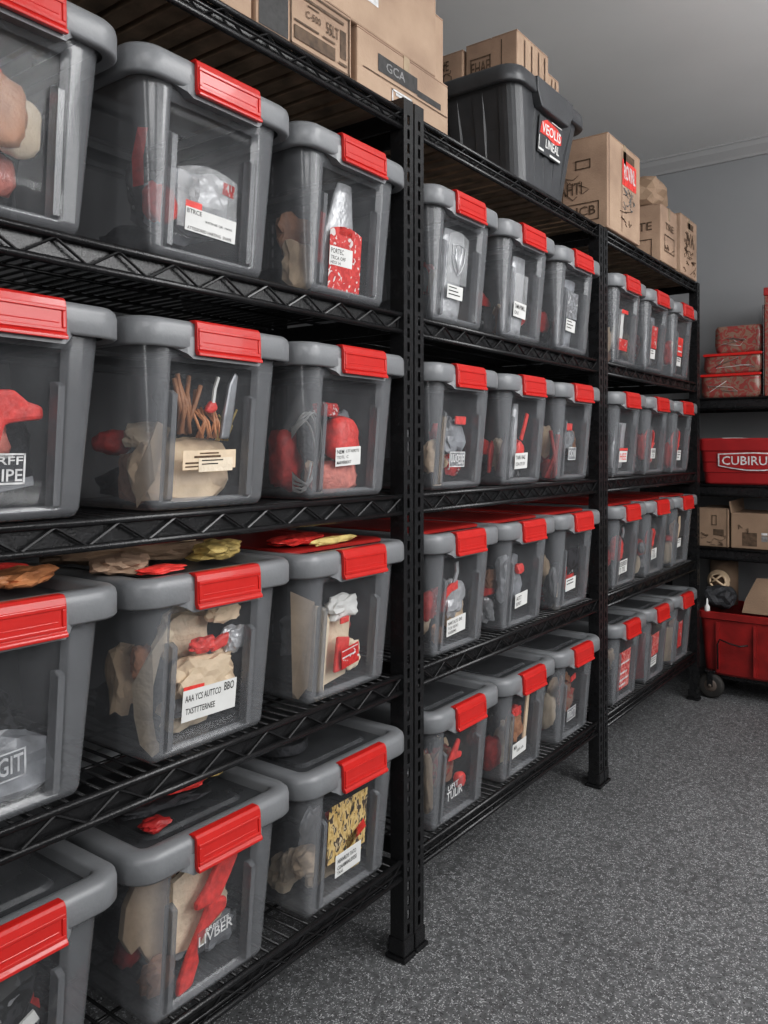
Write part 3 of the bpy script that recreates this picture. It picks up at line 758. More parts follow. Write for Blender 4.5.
B.label(-.04, .045, .04, .08, 4, [('NARTALTS  EVE', .06, .66, .8, .86), ('TCR VESSO', .06, .38, .6, .54), ('AAEEEMS', .06, .12, .5, .28)])
B.scatter(6); B.flush()
B = mk(1, 2, 1, 'grey bag, red clip and white label', 'lidred')
B.fill(.07); B.lump('greybag', 'grey drawstring bag', .0, .125, .006, .05, .065, .024, 'bag', .4, True, 'plastic_bag')
B.lump('redin', 'red clip on the bag', .012, .152, .001, .018, .014, .01, 'clip', .25, True, 'plastic_clip')
B.lump('redin', 'red cloth band at left', -.095, .095, .004, .04, .012, .02, 'cloth', .35, False, 'rag')
B.lump('silver', 'silver film wad at lower left', -.095, .045, .004, .035, .036, .02, 'film', .5, True, 'film_packet')
B.label(-.03, .042, .052, .09, 4, [('AITT', .08, .5, .5, .8), ('EERET', .08, .15, .5, .38)])
B.scatter(6); B.flush()
B = mk(1, 2, 2, 'dark card with red and white label', 'lidred')
B.fill(.07); B.lump('silver', 'narrow silver packet at left', -.085, .085, .004, .014, .045, .012, 'packet', .3, True, 'film_packet')
B.card('mott_dark', -.035, .045, .10, .178, 3); B.label(-.038, .035, .05, .088, 3, n=2); B.card('mott_red', .005, .036, .052, .086, 3, name='red_label_tab')
B.scatter(6); B.flush()
B = mk(1, 3, 0, 'red pliers over brown scraps', 'lidclear')
B.fill(.08); B.lump('mott_brown', 'brown scrap heap', .005, .115, .006, .055, .05, .024, 'scrap', .45, True, 'scrap_bundle')
B.tool('redin', 'red pliers', [(-.03, .14), (-.01, .165), (.01, .188), (.02, .18), (.01, .155), (.03, .15), (.028, .135), (-.01, .138)], .001, .01, 'pliers', 'pliers')
B.lump('redin', 'round red cap', .045, .072, .001, .016, .017, .012, 'cap', .06, False, 'bottle_cap')
B.lump('tan', 'tan paper at left corner', -.115, .10, .01, .015, .07, .02, 'paper', .35, True)
B.logo(-.045, .035, .045, .09, [('TULIR', .05, .1, .95, .6), ('UFIT', .1, .65, .7, .95)], 3, inkm='inkwhite', frame=False)
B.scatter(6); B.flush()
B = mk(1, 3, 1, 'tan strips and tilted label', 'lidclear')
B.fill(.07); B.lump('redin', 'red rag at lower left', -.085, .06, .004, .034, .045, .024, 'cloth', .3, False, 'rag')
B.strip('tan', 'tan strip standing at right', [(.035, .05), (.04, .12), (.042, .21)], .016, .003)
B.strip('cream', 'cream strip left of centre', [(-.05, .04), (-.05, .10), (-.045, .15)], .03, .006)
B.lump('brown', 'brown cloth wad', .0, .12, .003, .035, .04, .018, 'cloth', .4, True, 'rag')
B.lump('redin', 'red foil scrap', -.01, .168, .001, .022, .014, .01, 'scrap', .4, True, 'scrap')
B.label(-.045, .035, .05, .088, 3, [('MA', .08, .55, .3, .85), ('ESEN SSR', .3, .3, .8, .5)])
B.scatter(6); B.flush()
B = mk(1, 3, 2, 'tan bundle and red tag', 'lidclear')
B.fill(.07); B.lump('cream', 'round cream bundle at left', -.085, .085, .004, .034, .05, .024, 'cloth', .25, False, 'cloth_bundle')
B.lump('darkred', 'dark red rag under the cream bundle', -.08, .035, .004, .036, .02, .024, 'cloth', .35, False, 'rag')
B.lump('mott_brown', 'brown printed packet', .0, .12, .003, .045, .045, .016, 'packet', .4, True, 'packet')
B.tool('redin', 'red tag', [(.0, .165), (.035, .172), (.032, .19), (.0, .182)], .001, .006, 'tag', 'tag')
B.label(-.03, .035, .052, .09, 3, [('TROT', .08, .2, .9, .8)], 'mott_gr', True, 'inkwhite')
B.scatter(6); B.flush()
# -- farthest rack
B = mk(2, 0, 0, 'white pouch and red and white label')
B.fill(.07); B.pouch('white', 'white paper pouch', .0, .06, .185, .07, .003, neck=.7)
B.card('mott_rw', -.05, .045, .05, .088, 0, name='label_sticker'); B.card('redin', -.03, .03, .172, .184, 0, name='red_label_tab')
B.scatter(6); B.flush()
B = mk(2, 0, 1, 'narrow red and white printed card')
B.fill(.07); B.pouch('greybag', 'grey plastic pouch', .0, .03, .2, .1, .004, neck=.6)
B.card('mott_rw', -.035, .035, .088, .168, 0); B.label(-.032, .02, .05, .084, 0, n=2)
B.scatter(6); B.flush()
B = mk(2, 0, 2, 'red rag and tall red card')
B.fill(.07); B.lump('redin', 'red rag at left', -.08, .095, .006, .03, .045, .02, 'cloth', .35, False, 'rag')
B.card('redin', -.03, .04, .09, .162, 0, lines=[(.1, .2, .9, .28), (.1, .5, .7, .56)], inkm='inkwhite'); B.label(-.028, .025, .05, .084, 0, n=2)
B.scatter(6); B.flush()
B = mk(2, 1, 0, 'grey film and red headed label')
B.fill(.07); B.pouch('silver', 'grey film pouch', .0, .03, .185, .11, .003, neck=.85)
B.card('redin', -.04, .045, .09, .098, 0, name='red_label_tab'); B.label(-.04, .04, .05, .088, 0, [('HEE', .1, .2, .9, .8)], 'white', False, 'redin')
B.scatter(6); B.flush()
B = mk(2, 1, 1, 'orange cord and small white label')
B.fill(.07); B.coil('redin', 'orange red cord coil', .0, .13, .035, .035, 3, .003, .004)
B.lump('redin', 'red rag at left corner', -.095, .10, .004, .018, .05, .014, 'cloth', .3, False, 'rag')
B.label(-.03, .02, .06, .098, 0, [('ABAB', .1, .55, .9, .9), ('CIS', .2, .1, .8, .45)])
B.scatter(6); B.flush()
B = mk(2, 1, 2, 'red looped strap and small label')
B.fill(.07); B.coil('redin', 'red strap loop', .0, .125, .032, .04, 3, .003, .005, 'strap', 'strap')
B.lump('redin', 'red rag at bottom left', -.085, .07, .004, .028, .05, .02, 'cloth', .3, False, 'rag')
B.label(-.025, .025, .05, .09, 0, n=3)
B.scatter(6); B.flush()
B = mk(2, 2, 0, 'round red reel and barcode label', 'lidred')
B.fill(.07); B.lump('redin', 'round red reel', .0, .13, .003, .03, .042, .02, 'reel', .12, False, 'reel')
B.strip('silver', 'silver hook above the reel', [(.0, .17), (.005, .19), (-.004, .205)], .012, .003, 'hook', 'hook')
B.label(-.04, .04, .046, .092, 3, [('EESIEED', .06, .55, .94, .9), ('TI TEL', .06, .1, .8, .45)])
B.scatter(6); B.flush()
B = mk(2, 2, 1, 'red ring and small label', 'lidred')
B.fill(.07); B.coil('redin', 'red ring of hose', .005, .14, .026, .028, 2, .003, .007, 'hose', 'hose_ring')
B.lump('silver', 'silver film scrap at left', -.085, .11, .004, .014, .02, .012, 'film', .4, True, 'film_packet')
B.label(-.025, .035, .06, .1, 3, [('TB', .1, .5, .6, .9), ('15E', .1, .1, .8, .45)])
B.scatter(6); B.flush()
B = mk(2, 2, 2, 'tan cup at left and brown strip', 'lidred')
B.fill(.06); B.lump('cream', 'tan cup shaped bundle at left', -.08, .055, .004, .03, .045, .022, 'bundle', .12, False, 'cloth_bundle')
B.lump('redin', 'red band over the tan bundle', -.08, .115, .004, .028, .012, .02, 'cloth', .3, False, 'rag')
B.strip('tan', 'crooked brown strip', [(-.005, .11), (.015, .15), (.005, .20)], .02, .003)
B.label(-.03, .02, .075, .11, 3, n=2)
B.scatter(6); B.flush()
B = mk(2, 3, 0, 'large red printed card', 'lidclear')
B.fill(.08); B.card('mott_red', -.055, .06, .04, .175, 1, lines=[(.05, .66, .95, .70), (.1, .4, .8, .45), (.1, .22, .9, .27), (.15, .08, .7, .13)], inkm='inkwhite')
B.scatter(6); B.flush()
B = mk(2, 3, 1, 'dark red cloth and red card', 'lidclear')
B.fill(.07); B.sheet('darkred', 'dark red folded cloth at left', [(-.12, .012), (-.06, .012), (-.066, .10), (-.075, .19), (-.09, .19)], .006, .02, 'cloth', 'folded_cloth', .003)
B.card('mott_red', -.045, .05, .09, .175, 2); B.label(-.035, .035, .05, .086, 2, n=3)
B.scatter(6); B.flush()
B = mk(2, 3, 2, 'tan carton and narrow red card', 'lidclear')
B.fill(.06); B.sheet('tan', 'tan carton standing at left', [(-.115, .008), (-.058, .008), (-.058, .15), (-.115, .15)], .006, .05, 'carton', 'small_carton', .003)
B.card('mott_rw', -.025, .035, .055, .165, 2)


B.scatter(6); B.flush()
# -- loose things lying on the lids of the nearest rack
def on_lid(name, label, cat, m, cx, cy, row, sx, sy, sz, seed, rough=.4, flat=True, dz=0., rz=0.):
    mb = crumple_mb(sx, sy, sz, seed, rough, flat)
    lo = min(v[2] for v in mb.v)
    mb.xf(Matrix.Rotation(rz, 4, 'Z') @ Matrix.Translation((0, 0, -lo)))
    o = mb.build(name, m); o.location = (cx, cy, TOPS[3-row] + HB*ZS[row] + dz + (.0055 if row == 2 and cy > 1.07 else 0))
    return tag(o, label, cat, 'loose things on the bin lids')
N3 = "nearest rack's third row"; N4 = "nearest rack's bottom row"
for nm, lab, ct, m, x, y, rw, sx, sy, sz, sd, dz, rz in (
    ('crumpled_paper', 'big crumpled kraft paper on middle lid', 'paper', 'kraftdk', -.22, .80, 2, .075, .085, .022, 3, 0, .3),
    ('crumpled_paper', 'torn kraft paper at left on middle lid', 'paper', 'kraft', -.088, .765, 2, .045, .06, .016, 8, 0, .8),
    ('crumpled_paper', 'long kraft paper fold across middle lid', 'paper', 'kraftdk', -.13, .88, 2, .03, .085, .018, 14, .004, -.5),
    ('leather_scrap', 'yellow scrap behind latch on middle lid', 'leather', 'yellow', -.085, .955, 2, .04, .06, .018, 12, 0, .2),
    ('crumpled_paper', 'tan paper at back right on middle lid', 'paper', 'tan', -.22, .95, 2, .06, .06, .018, 18, 0, .2),
    ('red_rag', 'flat red rag at front rim of middle lid', 'cloth', 'redin', -.035, .80, 2, .022, .05, .006, 5, 0, .1),
    ('leather_scrap', 'brown leather scrap on left lid', 'leather', 'orange', -.09, .60, 2, .035, .07, .014, 21, 0, .5),
    ('red_rag', 'red rag behind leather on left lid', 'cloth', 'redin', -.17, .57, 2, .03, .10, .014, 22, 0, -.3),
    ('dark_rag', 'black cloth heap on left lid', 'cloth', 'dark', -.09, .46, 2, .06, .08, .016, 23, 0, 0),
    ('red_strap', 'orange red strap on red right lid', 'strap', 'redin', -.10, 1.19, 2, .04, .09, .009, 31, 0, .3),
    ('yellow_cord', 'thin yellow strip beside red strap on right lid', 'strip', 'yellow', -.036, 1.225, 2, .008, .08, .008, 33, .0, .1),
    ('tool_roll', 'black mottled tool roll on middle lid', 'tool roll', 'dark', -.17, .87, 3, .11, .135, .013, 41, 0, 0),
    ('red_rag', 'crumpled red rag on middle lid', 'cloth', 'redin', -.125, .80, 3, .035, .045, .008, 42, .024, .4),
    ('red_rag', 'thin red rag strip on middle lid', 'cloth', 'redin', -.085, .875, 3, .014, .05, .008, 44, .024, -.3),
    ('red_rag', 'small red scrap at front left of middle lid', 'cloth', 'darkred', -.047, .80, 3, .020, .026, .009, 45, 0, 0),
    ('straw_tuft', 'straw-coloured tuft on middle lid', 'straw', 'yellow', -.10, .955, 3, .024, .034, .010, 46, .022, .2)):
    on_lid(nm, lab + ', ' + (N3 if rw == 2 else N4), ct, m, x, y, rw, sx, sy, sz, sd, .4, True, dz, rz)
t = MB(); ring = []
for a in range(24):
    q = 2*math.pi*a/24; ring.append([(r_*math.cos(q), r_*math.sin(q), z_) for r_, z_ in ((.036, 0), (.055, 0), (.055, .02), (.036, .02))])
t.loft([[ring[a][k] for a in range(24)] for k in (0, 1, 2, 3, 0)], 0, True)
o = t.build('tape_roll', 'dark', bevel=.001); o.location = (-.13, 1.17, TOPS[0]+.001+HB*ZS[3])
tag(o, "dark roll of tape on right lid, nearest rack's bottom row", 'tape roll', 'loose things on the bin lids')

# ------------------------------------------------------------------ cartons
def carton(label, x1, depth, y0, y1, z0, z1, m='kraft', prints=None, rz=0., flaps=True, name='cardboard_box', tape=True, group='cardboard boxes on top of the racks', ink='inkbrown', openf=False, axis='x'):
    """box whose printed face looks along +x; prints: list of (face, kind, a, b, c, d) in face fractions"""
    w, h = y1-y0, z1-z0
    root = thing(name, label, 'box', (x1 - depth/2, (y0+y1)/2, z0), rz, group)
    hx, hy = depth/2, w/2
    b = MB().box((-hx, -hy, 0), (hx, hy, h-.003)); b.build('carton', m, root, bevel=.004)
    if flaps and not openf:
        f = MB(); f.box((-hx+.001, -hy+.001, h-.003), (-.0015, hy-.001, h)); f.box((.0015, -hy+.001, h-.003), (hx-.001, hy-.001, h)); f.build('top_flap', m, root)
    if openf:
        for sg in (-1, 1):
            f = MB(); f.add([(-hx, sg*hy, h-.004), (hx, sg*hy, h-.004), (hx, sg*(hy+.008), h+.045), (-hx, sg*(hy+.006), h+.05), (-hx, sg*(hy-.004), h-.004), (hx, sg*(hy-.004), h-.004), (hx, sg*(hy+.004), h+.047), (-hx, sg*(hy+.002), h+.052)],
                [(0,1,2,3),(4,7,6,5),(0,4,5,1),(1,5,6,2),(2,6,7,3),(3,7,4,0)]); f.build('top_flap', m, root)
    if tape:
        tp = MB(); tw = .022
        tp.box((-hx, -tw/2 if axis=='x' else -hy, h-.0005), (hx, tw/2 if axis=='x' else hy, h+.0008))
        tp.box((hx-.0002, -tw/2, h*.78), (hx+.0012, tw/2, h)); tp.build('tape', 'tape', root)
    if prints:
        bym = {}
        for face, kind, a, bb, c, d, *ex in prints:
            mm = ex[0] if ex and isinstance(ex[0], str) and ex[0] in M else ink
            txt = ex[-1] if ex and kind == 'text' else None
            mb = bym.setdefault((mm, kind == 'patch'), MB())
            off = .0012 if kind == 'patch' else .002
            def P(u, v, face=face, off=off):
                if face == 'f': return (hx + off, -hy + w*u, h*v)
                if face == 'l': return (hx - depth*(1-u), -hy - off, h*v)   # left side, u runs towards the aisle
            def q(a, bb, c, d): mb.add([P(a, bb), P(c, bb), P(c, d), P(a, d)], [(0,1,2,3)])
            if kind in ('bar', 'patch'): q(a, bb, c, d)
            elif kind == 'rect':
                t = .004; fw = w if face == 'f' else depth; ta = t/fw; tb = t/h
                q(a, bb, c, bb+tb); q(a, d-tb, c, d); q(a, bb, a+ta, d); q(c-ta, bb, c, d)
            elif kind == 'text':
                vs, fs = text_geo(txt); mb.add([P((a+c)/2 + x*(c-a), (bb+d)/2 + y*(d-bb)) for x, y in vs], fs)
            elif kind == 'scrib':
                rr = random.Random(int(a*1000+bb*77+d*13))
                n_ = ex[-1] if ex and isinstance(ex[-1], int) else 10
                for _ in range(max(3, n_//3)):
                    u, v = rr.uniform(a, c), rr.uniform(bb, d); pts = []
                    for _ in range(5):
                        pts.append(Vector(P(u, v))); u = min(c, max(a, u + rr.uniform(-.22, .22)*(c-a))); v = min(d, max(bb, v + rr.uniform(-.22, .22)*(d-bb)))
                    mb.tube(pts, .0011, 4)
        for (mm, pt), mb in bym.items(): mb.build('printed_patch' if pt else 'printed_marks', mm, root)
    return root
TS = TOPS[4]
carton('plain kraft box farthest left on the nearest rack, mostly out of frame', -.03, .3, .73, .995, TS, TS+.14)
carton('kraft box with dark printed panel and small lettering, under the big box', -.028, .32, 1.003, 1.272, TS, TS+.142, 'kraft',
       [('f', 'patch', .02, .12, .3, .9, 'ink'), ('f', 'text', .48, .56, .64, .66, 'inkbrown', 'C-500'), ('f', 'text', .70, .52, .84, .68, 'inkbrown', '55LT'), ('f', 'bar', .36, .2, .8, .38, 'inkbrown'), ('f', 'bar', .36, .43, .62, .46, 'inkbrown'), ('f', 'bar', .66, .43, .8, .46, 'inkbrown'), ('f', 'bar', .5, .72, .62, .74, 'inkbrown'), ('f', 'patch', .86, .3, .93, .7, 'inkbrown'), ('f', 'bar', .4, .78, .9, .82, 'inkbrown'), ('f', 'bar', .84, .2, .94, .24, 'inkbrown'), ('f', 'rect', .32, .1, .97, .92, 'inkbrown')])
carton('kraft box with slanted dark stripe and pale sticker, beside the rack joint', -.040, .34, 1.305, 1.662, TS, TS+.145, 'kraft',
       [('f', 'patch', .2, .52, .62, .78, 'ink'), ('f', 'patch', .62, .5, .9, .6, 'ink'), ('f', 'rect', .34, .08, .56, .38, 'inkwhite'), ('f', 'bar', .38, .3, .52, .34, 'inkwhite'), ('f', 'bar', .05, .44, .98, .455, 'inkbrown'), ('f', 'text', .28, .58, .48, .72, 'inkgrey', 'GCA')])
carton('big plain kraft box on top of two smaller boxes, nearest rack', -.04, .34, 1.03, 1.608, TS+.146, TS+.50, 'kraft',
       [('f', 'patch', .53, .18, .60, .29, 'inkwhite'), ('f', 'patch', .49, .42, .63, .56, 'inkgrey')])
carton('slim kraft box standing right of the big box, nearest rack top', -.06, .22, 1.612, 1.672, TS+.146, TS+.318, 'kraft', tape=False)
# box with red panel, at the start of the far rack
r = carton('tall kraft box with red printed panel and hand hole, right of black tote', .008, .30, 2.585, 2.90, TS, TS+.318, 'kraft',
       [('f', 'patch', .42, .56, .86, .84, 'redin'), ('f', 'text', .47, .63, .82, .8, 'inkwhite', 'ROVINL'), ('f', 'patch', .45, .84, .8, .93, 'inkbrown'),
        ('f', 'scrib', .42, .3, .8, .54, 'inkgrey', 34), ('f', 'scrib', .1, .1, .9, .34, 'inkbrown', 12), ('f', 'bar', .02, .02, .03, .98, 'inkbrown'),
        ('f', 'bar', .4, .04, .41, .95, 'inkbrown'), ('l', 'rect', .62, .66, .8, .76), ('l', 'rect', .12, .6, .42, .72), ('l', 'text', .14, .63, .4, .69, 'inkbrown', 'HBA1'),
        ('l', 'text', .3, .4, .7, .53, 'inkbrown', 'FRAHTI'), ('l', 'rect', .5, .1, .9, .3), ('l', 'rect', .14, .08, .44, .34), ('l', 'bar', .46, .0, .47, 1), ('l', 'text', .55, .16, .86, .26, 'inkbrown', 'UCB'), ('l', 'scrib', .5, .32, .95, .6, 14)])
carton('squat kraft box with small print, second last on the far rack', .0, .35, 3.165, 3.372, TS, TS+.226, 'kraft',
       [('f', 'rect', .2, .2, .8, .5), ('f', 'text', .25, .6, .75, .72, 'inkbrown', 'TRE'), ('l', 'rect', .6, .1, .9, .4), ('l', 'text', .55, .55, .9, .7, 'inkbrown', 'BOTE'), ('f', 'scrib', .2, .2, .8, .5, 10)])
carton('kraft box with tall dark lettering, last on the far rack', .0, .33, 3.425, 3.662, TS, TS+.25, 'kraft',
       [('f', 'patch', .4, .82, .75, .92, 'inkbrown'), ('f', 'scrib', .2, .3, .85, .75, 30), ('f', 'text', .3, .45, .8, .75, 'inkbrown', 'JVA'), ('f', 'scrib', .1, .05, .9, .3, 24)])
mb = crumple_mb(.13, .085, .075, 66, .16, True); lo = min(v[2] for v in mb.v); mb.xf(Matrix.Translation((0, 0, -lo)))
for i, v in enumerate(mb.v):   # the right side slumps
    s_ = max(0, v[1])/.1; mb.v[i] = (v[0], v[1]*1.25, v[2]*(1 - .35*min(1, s_)))
o = mb.build('crumpled_kraft_bag', 'kraftdk'); o.location = (-.14, 3.265, TS+.2275)
tag(o, 'crumpled dark kraft bag slumped on the squat box, far rack top', 'paper bag')

# ------------------------------------------------------------------ black tote on the middle rack
def tote(name, label, loc, L, Wt, Wb, H, m, rz=0., group=None, grooves=0, flutes=True, lidh=.05):
    root = thing(name, label, 'storage tote', loc, rz, group)
    mb = MB(); loops = []
    for z, k, sh in ((0, 0, .01), (.008, .02, 0), (.02, .05, 0), (H*.5, .5, 0), (H-lidh, .93, 0), (H-lidh*.5, 1, 0)):
        hx = L/2 - .035 + .02*k - sh; hy = Wb/2 + (Wt/2-.03-Wb/2)*k - sh; pts = []
        base = rrect(hx, hy, .045, 6)
        # subdivide straights with fluting
        n = len(base)
        for i in range(n):
            p, q = Vector(base[i]), Vector(base[(i+1) % n]); d = q - p
            pts.append((p.x, p.y, z))
            if d.length > .06:
                nrm = Vector((d.y, -d.x)).normalized()
                nf = 4 if flutes else 1
                for j in range(nf):
                    for t, rec in ((j+.18, 0), (j+.24, 1), (j+.76, 1), (j+.82, 0)):
                        r_ = .007*rec if flutes and .02 < z < H-lidh else 0
                        w = p + d*(t/nf) - nrm*r_; pts.append((w.x, w.y, z))
        loops.append(pts)
    lv = []
    mb.loft(loops, 0, False, True, False); t = mb.build('tub', m, root, bevel=0)
    hx, hy = L/2, Wt/2
    pr = [(.028, H-lidh+.006), (.003, H-lidh), (0, H-lidh+.004), (.002, H-.012), (.008, H-.004), (.02, H), (.05, H), (.056, H-.012), (.09, H-.012)]
    ld = MB().loft([[(x, y, z) for x, y in rrect(hx-d, hy-d, max(.012, .06-d), 7)] for d, z in pr], 0, True, False, True)
    l = ld.build('lid', m, root)
    return root, t, l
rt, tb, ld = tote('black_tote', 'big black lidded tote with red sticker on the middle rack top', (-.205, 2.150, TS), .45, .49, .30, .298, 'tote')
# front latch plate dipping from the lid, label, handle lips
X = .225
mb = MB(); lo = []
for y, zb in ((-.125, .256), (-.105, .225), (-.095, .215), (.085, .215), (.095, .225), (.115, .256)):
    lo.append([(X-.02, y, zb), (X+.004, y, zb), (X+.004, y, .292), (X-.02, y, .292)])
mb.loft(lo, 0, False, True, True).build('handle', 'tote', ld, bevel=.003)
def tx(z): return .225-.035+.02*min(1, z/.27)
def TP(u, v, o): return (tx(v)+.004+o, u, v)
la = MB().prism([(-.075, .105), (.075, .105), (.075, .205), (-.075, .205)], TP, -.001, .0015).build('label_sticker', 'tote', rt)
MB().prism([(-.068, .158), (-.06, .19), (-.03, .203), (.04, .198), (.07, .185), (.072, .16), (.03, .15), (-.02, .158)], TP, .0015, .003).build('red_logo_patch', 'redin', la)
pr = MB()
for s_, u0, u1, v0, v1 in (('VEOLIS', -.06, .066, .162, .19), ('LINEAL', -.03, .06, .125, .15)):
    vs, fs = text_geo(s_); pr.add([TP((u0+u1)/2 + x*(u1-u0), (v0+v1)/2 + y*(v1-v0), .0036) for x, y in vs], fs)
for u0, u1, v0, v1 in ((-.074, -.071, .11, .15), (-.07, -.04, .11, .116), (.0, .07, .108, .114), (.0, .07, .204, .206)):
    pr.add([TP(u0, v0, .0036), TP(u1, v0, .0036), TP(u1, v1, .0036), TP(u0, v1, .0036)], [(0,1,2,3)])
pr.build('print', 'white', la)
zl = TS + .299
carton('kraft box with lined side print, at front on the black tote', -.055, .17, 2.055, 2.262, zl, zl+.158, 'kraft', [('l', 'rect', .1, .3, .5, .7), ('l', 'text', .12, .4, .48, .62, 'inkbrown', 'EHAE'), ('l', 'bar', .7, .1, .72, .9), ('f', 'bar', .2, .1, .23, .9), ('f', 'bar', .42, .1, .45, .9), ('f', 'bar', .64, .1, .67, .9), ('f', 'bar', .84, .1, .87, .9)], tape=False, group='cardboard boxes on the black tote')
carton('kraft box with scribbled side, at the back on the black tote', -.232, .16, 2.05, 2.27, zl, zl+.150, 'kraft', [('l', 'rect', .1, .2, .6, .6), ('l', 'scrib', .1, .2, .8, .8, 24), ('l', 'text', .15, .66, .7, .86, 'inkbrown', 'TANNE')], tape=False, group='cardboard boxes on the black tote')
carton('low narrow kraft box right of the lined one, on the black tote', -.06, .16, 2.266, 2.35, zl, zl+.115, 'kraft', [('f', 'bar', .3, .1, .36, .9), ('f', 'bar', .6, .1, .66, .9)], tape=False, group='cardboard boxes on the black tote')

# ------------------------------------------------------------------ rack on the back wall with its load
def back_rack():
    x0, x1, y0, y1 = -.30, 1.25, 3.80, 4.22
    root = thing('shelving_rack', 'black shelving rack against the back wall holding red tote, boxes and red bundles', 'shelving', (x0, y0, 0))
    W = x1-x0; D = y1-y0
    for px in (.0, W-.036):
        for py in (.0, D-.036):
            mb = MB(); mb.box((px, py, FZ+.01), (px+.036, py+.003, 1.318)); mb.box((px if px == 0 else px+.033, py, FZ+.01), (px+.003 if px == 0 else px+.036, py+.036, 1.318))
            p = mb.build('post', 'black', root); MB().box((px-.004, py-.004, FZ), (px+.04, py+.04, .0)).build('foot', 'black', p)
    for z in (1.322, .931, .646):
        b = MB(); b.box((.0, -.004, z-.055), (W, .010, z-.003)); b.tube([(.0, -.006, z-.006), (W, -.006, z-.006)], .006, 6); b.tube([(.0, -.006, z-.05), (W, -.006, z-.05)], .006, 6)
        b.box((0, D-.01, z-.05), (W, D, z-.003)); b.build('shelf_frame', 'black', root)
        d = MB(); x = .04
        while x < W-.04: d.tube([(x, .01, z-.004), (x, D-.01, z-.004)], .003, 5); x += .03
        for yy in (.1, .22, .34): d.tube([(.0, yy, z-.010), (W, yy, z-.010)], .003, 5)
        d.build('wire_deck', 'wire', root)
    return root
back_rack()
BY = 3.80
# wrapped bundles on its top shelf
for i, (x0, x1, z0, z1, yo, lab) in enumerate((
        (-.022, .232, 1.323, 1.430, .0, 'brown and red wrapped bundle, lowest of the stack on the back rack'),
        (-.010, .236, 1.433, 1.522, .004, 'red and brown wrapped bundle in the middle of the back rack stack'),
        (.035, .238, 1.525, 1.645, .012, 'brown wrapped bundle topmost of the back rack stack'))):
    root = thing('wrapped_bundle', lab, 'bundle', ((x0+x1)/2, BY + yo + .15, z0), 0, 'wrapped bundles on the back rack')
    hx, hy, h = (x1-x0)/2, .14, z1-z0
    bm = bmesh.new(); bmesh.ops.create_cube(bm, size=1); bmesh.ops.subdivide_edges(bm, edges=bm.edges, cuts=7, use_grid_fill=True)
    for v in bm.verts:
        p = v.co; n_ = noise.noise(Vector((p.x*3.1+i*7, p.y*3, p.z*3)))
        sq = 1 - .10*(abs(p.x*2)**6)*(abs(p.z*2)**6)
        v.co = Vector((p.x*2*hx*(.985+.015*n_)*sq, p.y*2*hy*(.98+.03*n_), (p.z+.5)*h if p.z < -.45 else (p.z+.5)*h*(.985+.015*n_)))
    mb = MB(); mb.add([v.co for v in bm.verts], [[v.index for v in f.verts] for f in bm.faces], 0, True); bm.free()
    mb.build('wrapped_body', 'mott_brown', root)
    if i < 2:
        MB().box((-hx-.002, -hy-.006, h-.012), (hx+.002, hy, h)).build('red_band', 'red', root, bevel=.002)
    f = MB(); f.tube([(hx*rnd.uniform(-.8, .8), -hy-.001, h*.2+.6*h*rnd.random()) for _ in range(7)], .0012, 4); f.build('film_crease', 'inkwhite', root)
root = thing('upright_carton', 'tall brown carton with red top, right of the wrapped bundles, cut by the frame', 'box', (.36, BY+.14, 1.323))
MB().box((-.115, -.13, 0), (.115, .13, .44)).build('carton', 'mott_brown', root, bevel=.004)
MB().box((-.118, -.133, .44), (.118, .133, .475)).build('red_lid', 'darkred', root, bevel=.004)
MB().box((-.121, -.134, .0), (-.1155, -.06, .40)).build('dark_edge_strip', 'black', root, bevel=.002)  # dark strip up the carton's left side, near its front edge

# red tote with white logo, shelf below
root = thing('red_tote', 'red plastic tote with white outlined logo, middle shelf of the back rack', 'storage tote', (.205, BY+.17, .932), 0)
L, H = .47, .207
def redloft(levels, hy0):
    lo = []
    for z, ex in levels:
        lo.append([(x, y, z) for x, y in rrect(L/2 + ex, .17 + ex, .03, 5)])
    return lo
MB().loft(redloft([(0, -.022), (.006, -.017), (.052, -.014), (.054, -.010), (.097, -.008), (.099, -.012), (.101, -.007), (.150, -.003), (.151, -.010), (.153, -.010)], .17), 0, False, True).build('tub', 'redtote', root)
MB().loft(redloft([(.150, -.012), (.149, .0), (.153, .003), (.200, .004), (H, -.002), (H, -.012), (.195, -.016)], .17), 0, False).build('rim', 'redtote', root)
def LP(x, z, o): return (x, -.17 + .0100 - .006*(z-.05)/.1 - o - .006, z)
out = [(-.150, .138), (-.150, .082), (-.10, .072), (-.03, .062), (.04, .062), (.11, .072), (.15, .084), (.15, .128), (.09, .140), (0, .144)]
inn = [(x*.955, .104 + (z-.104)*.86) for x, z in out]
pl = MB().prism(out, LP, -.004, .002).build('logo_plate', 'inkwhite', root)
MB().prism(inn, LP, .002, .0032).build('logo_field', 'redtote', pl)
lt = MB(); vs, fs = text_geo('CUBIRUAN'); lt.add([LP(x*.265, .107 + y*.040, .0042) for x, y in vs], fs); lt.build('lettering', 'inkwhite', pl)
MB().prism([(.085, .004), (.20, .004), (.205, .046), (.092, .046)], lambda x, z, o: (x, -.147-o, z), -.004, .006).build('grip_panel', 'redtote', root)
mb = MB().box((-.04, -.12, 0), (.04, .10, .004)); mb.xf(Matrix.Translation((.10, BY+.17, .932+H-.001))); o = mb.build('folded_paper', 'white')
o.location = (0, 0, 0); tag(o, 'flat white paper lying on top of the red tote', 'paper')
# two boxes on the lowest shelf

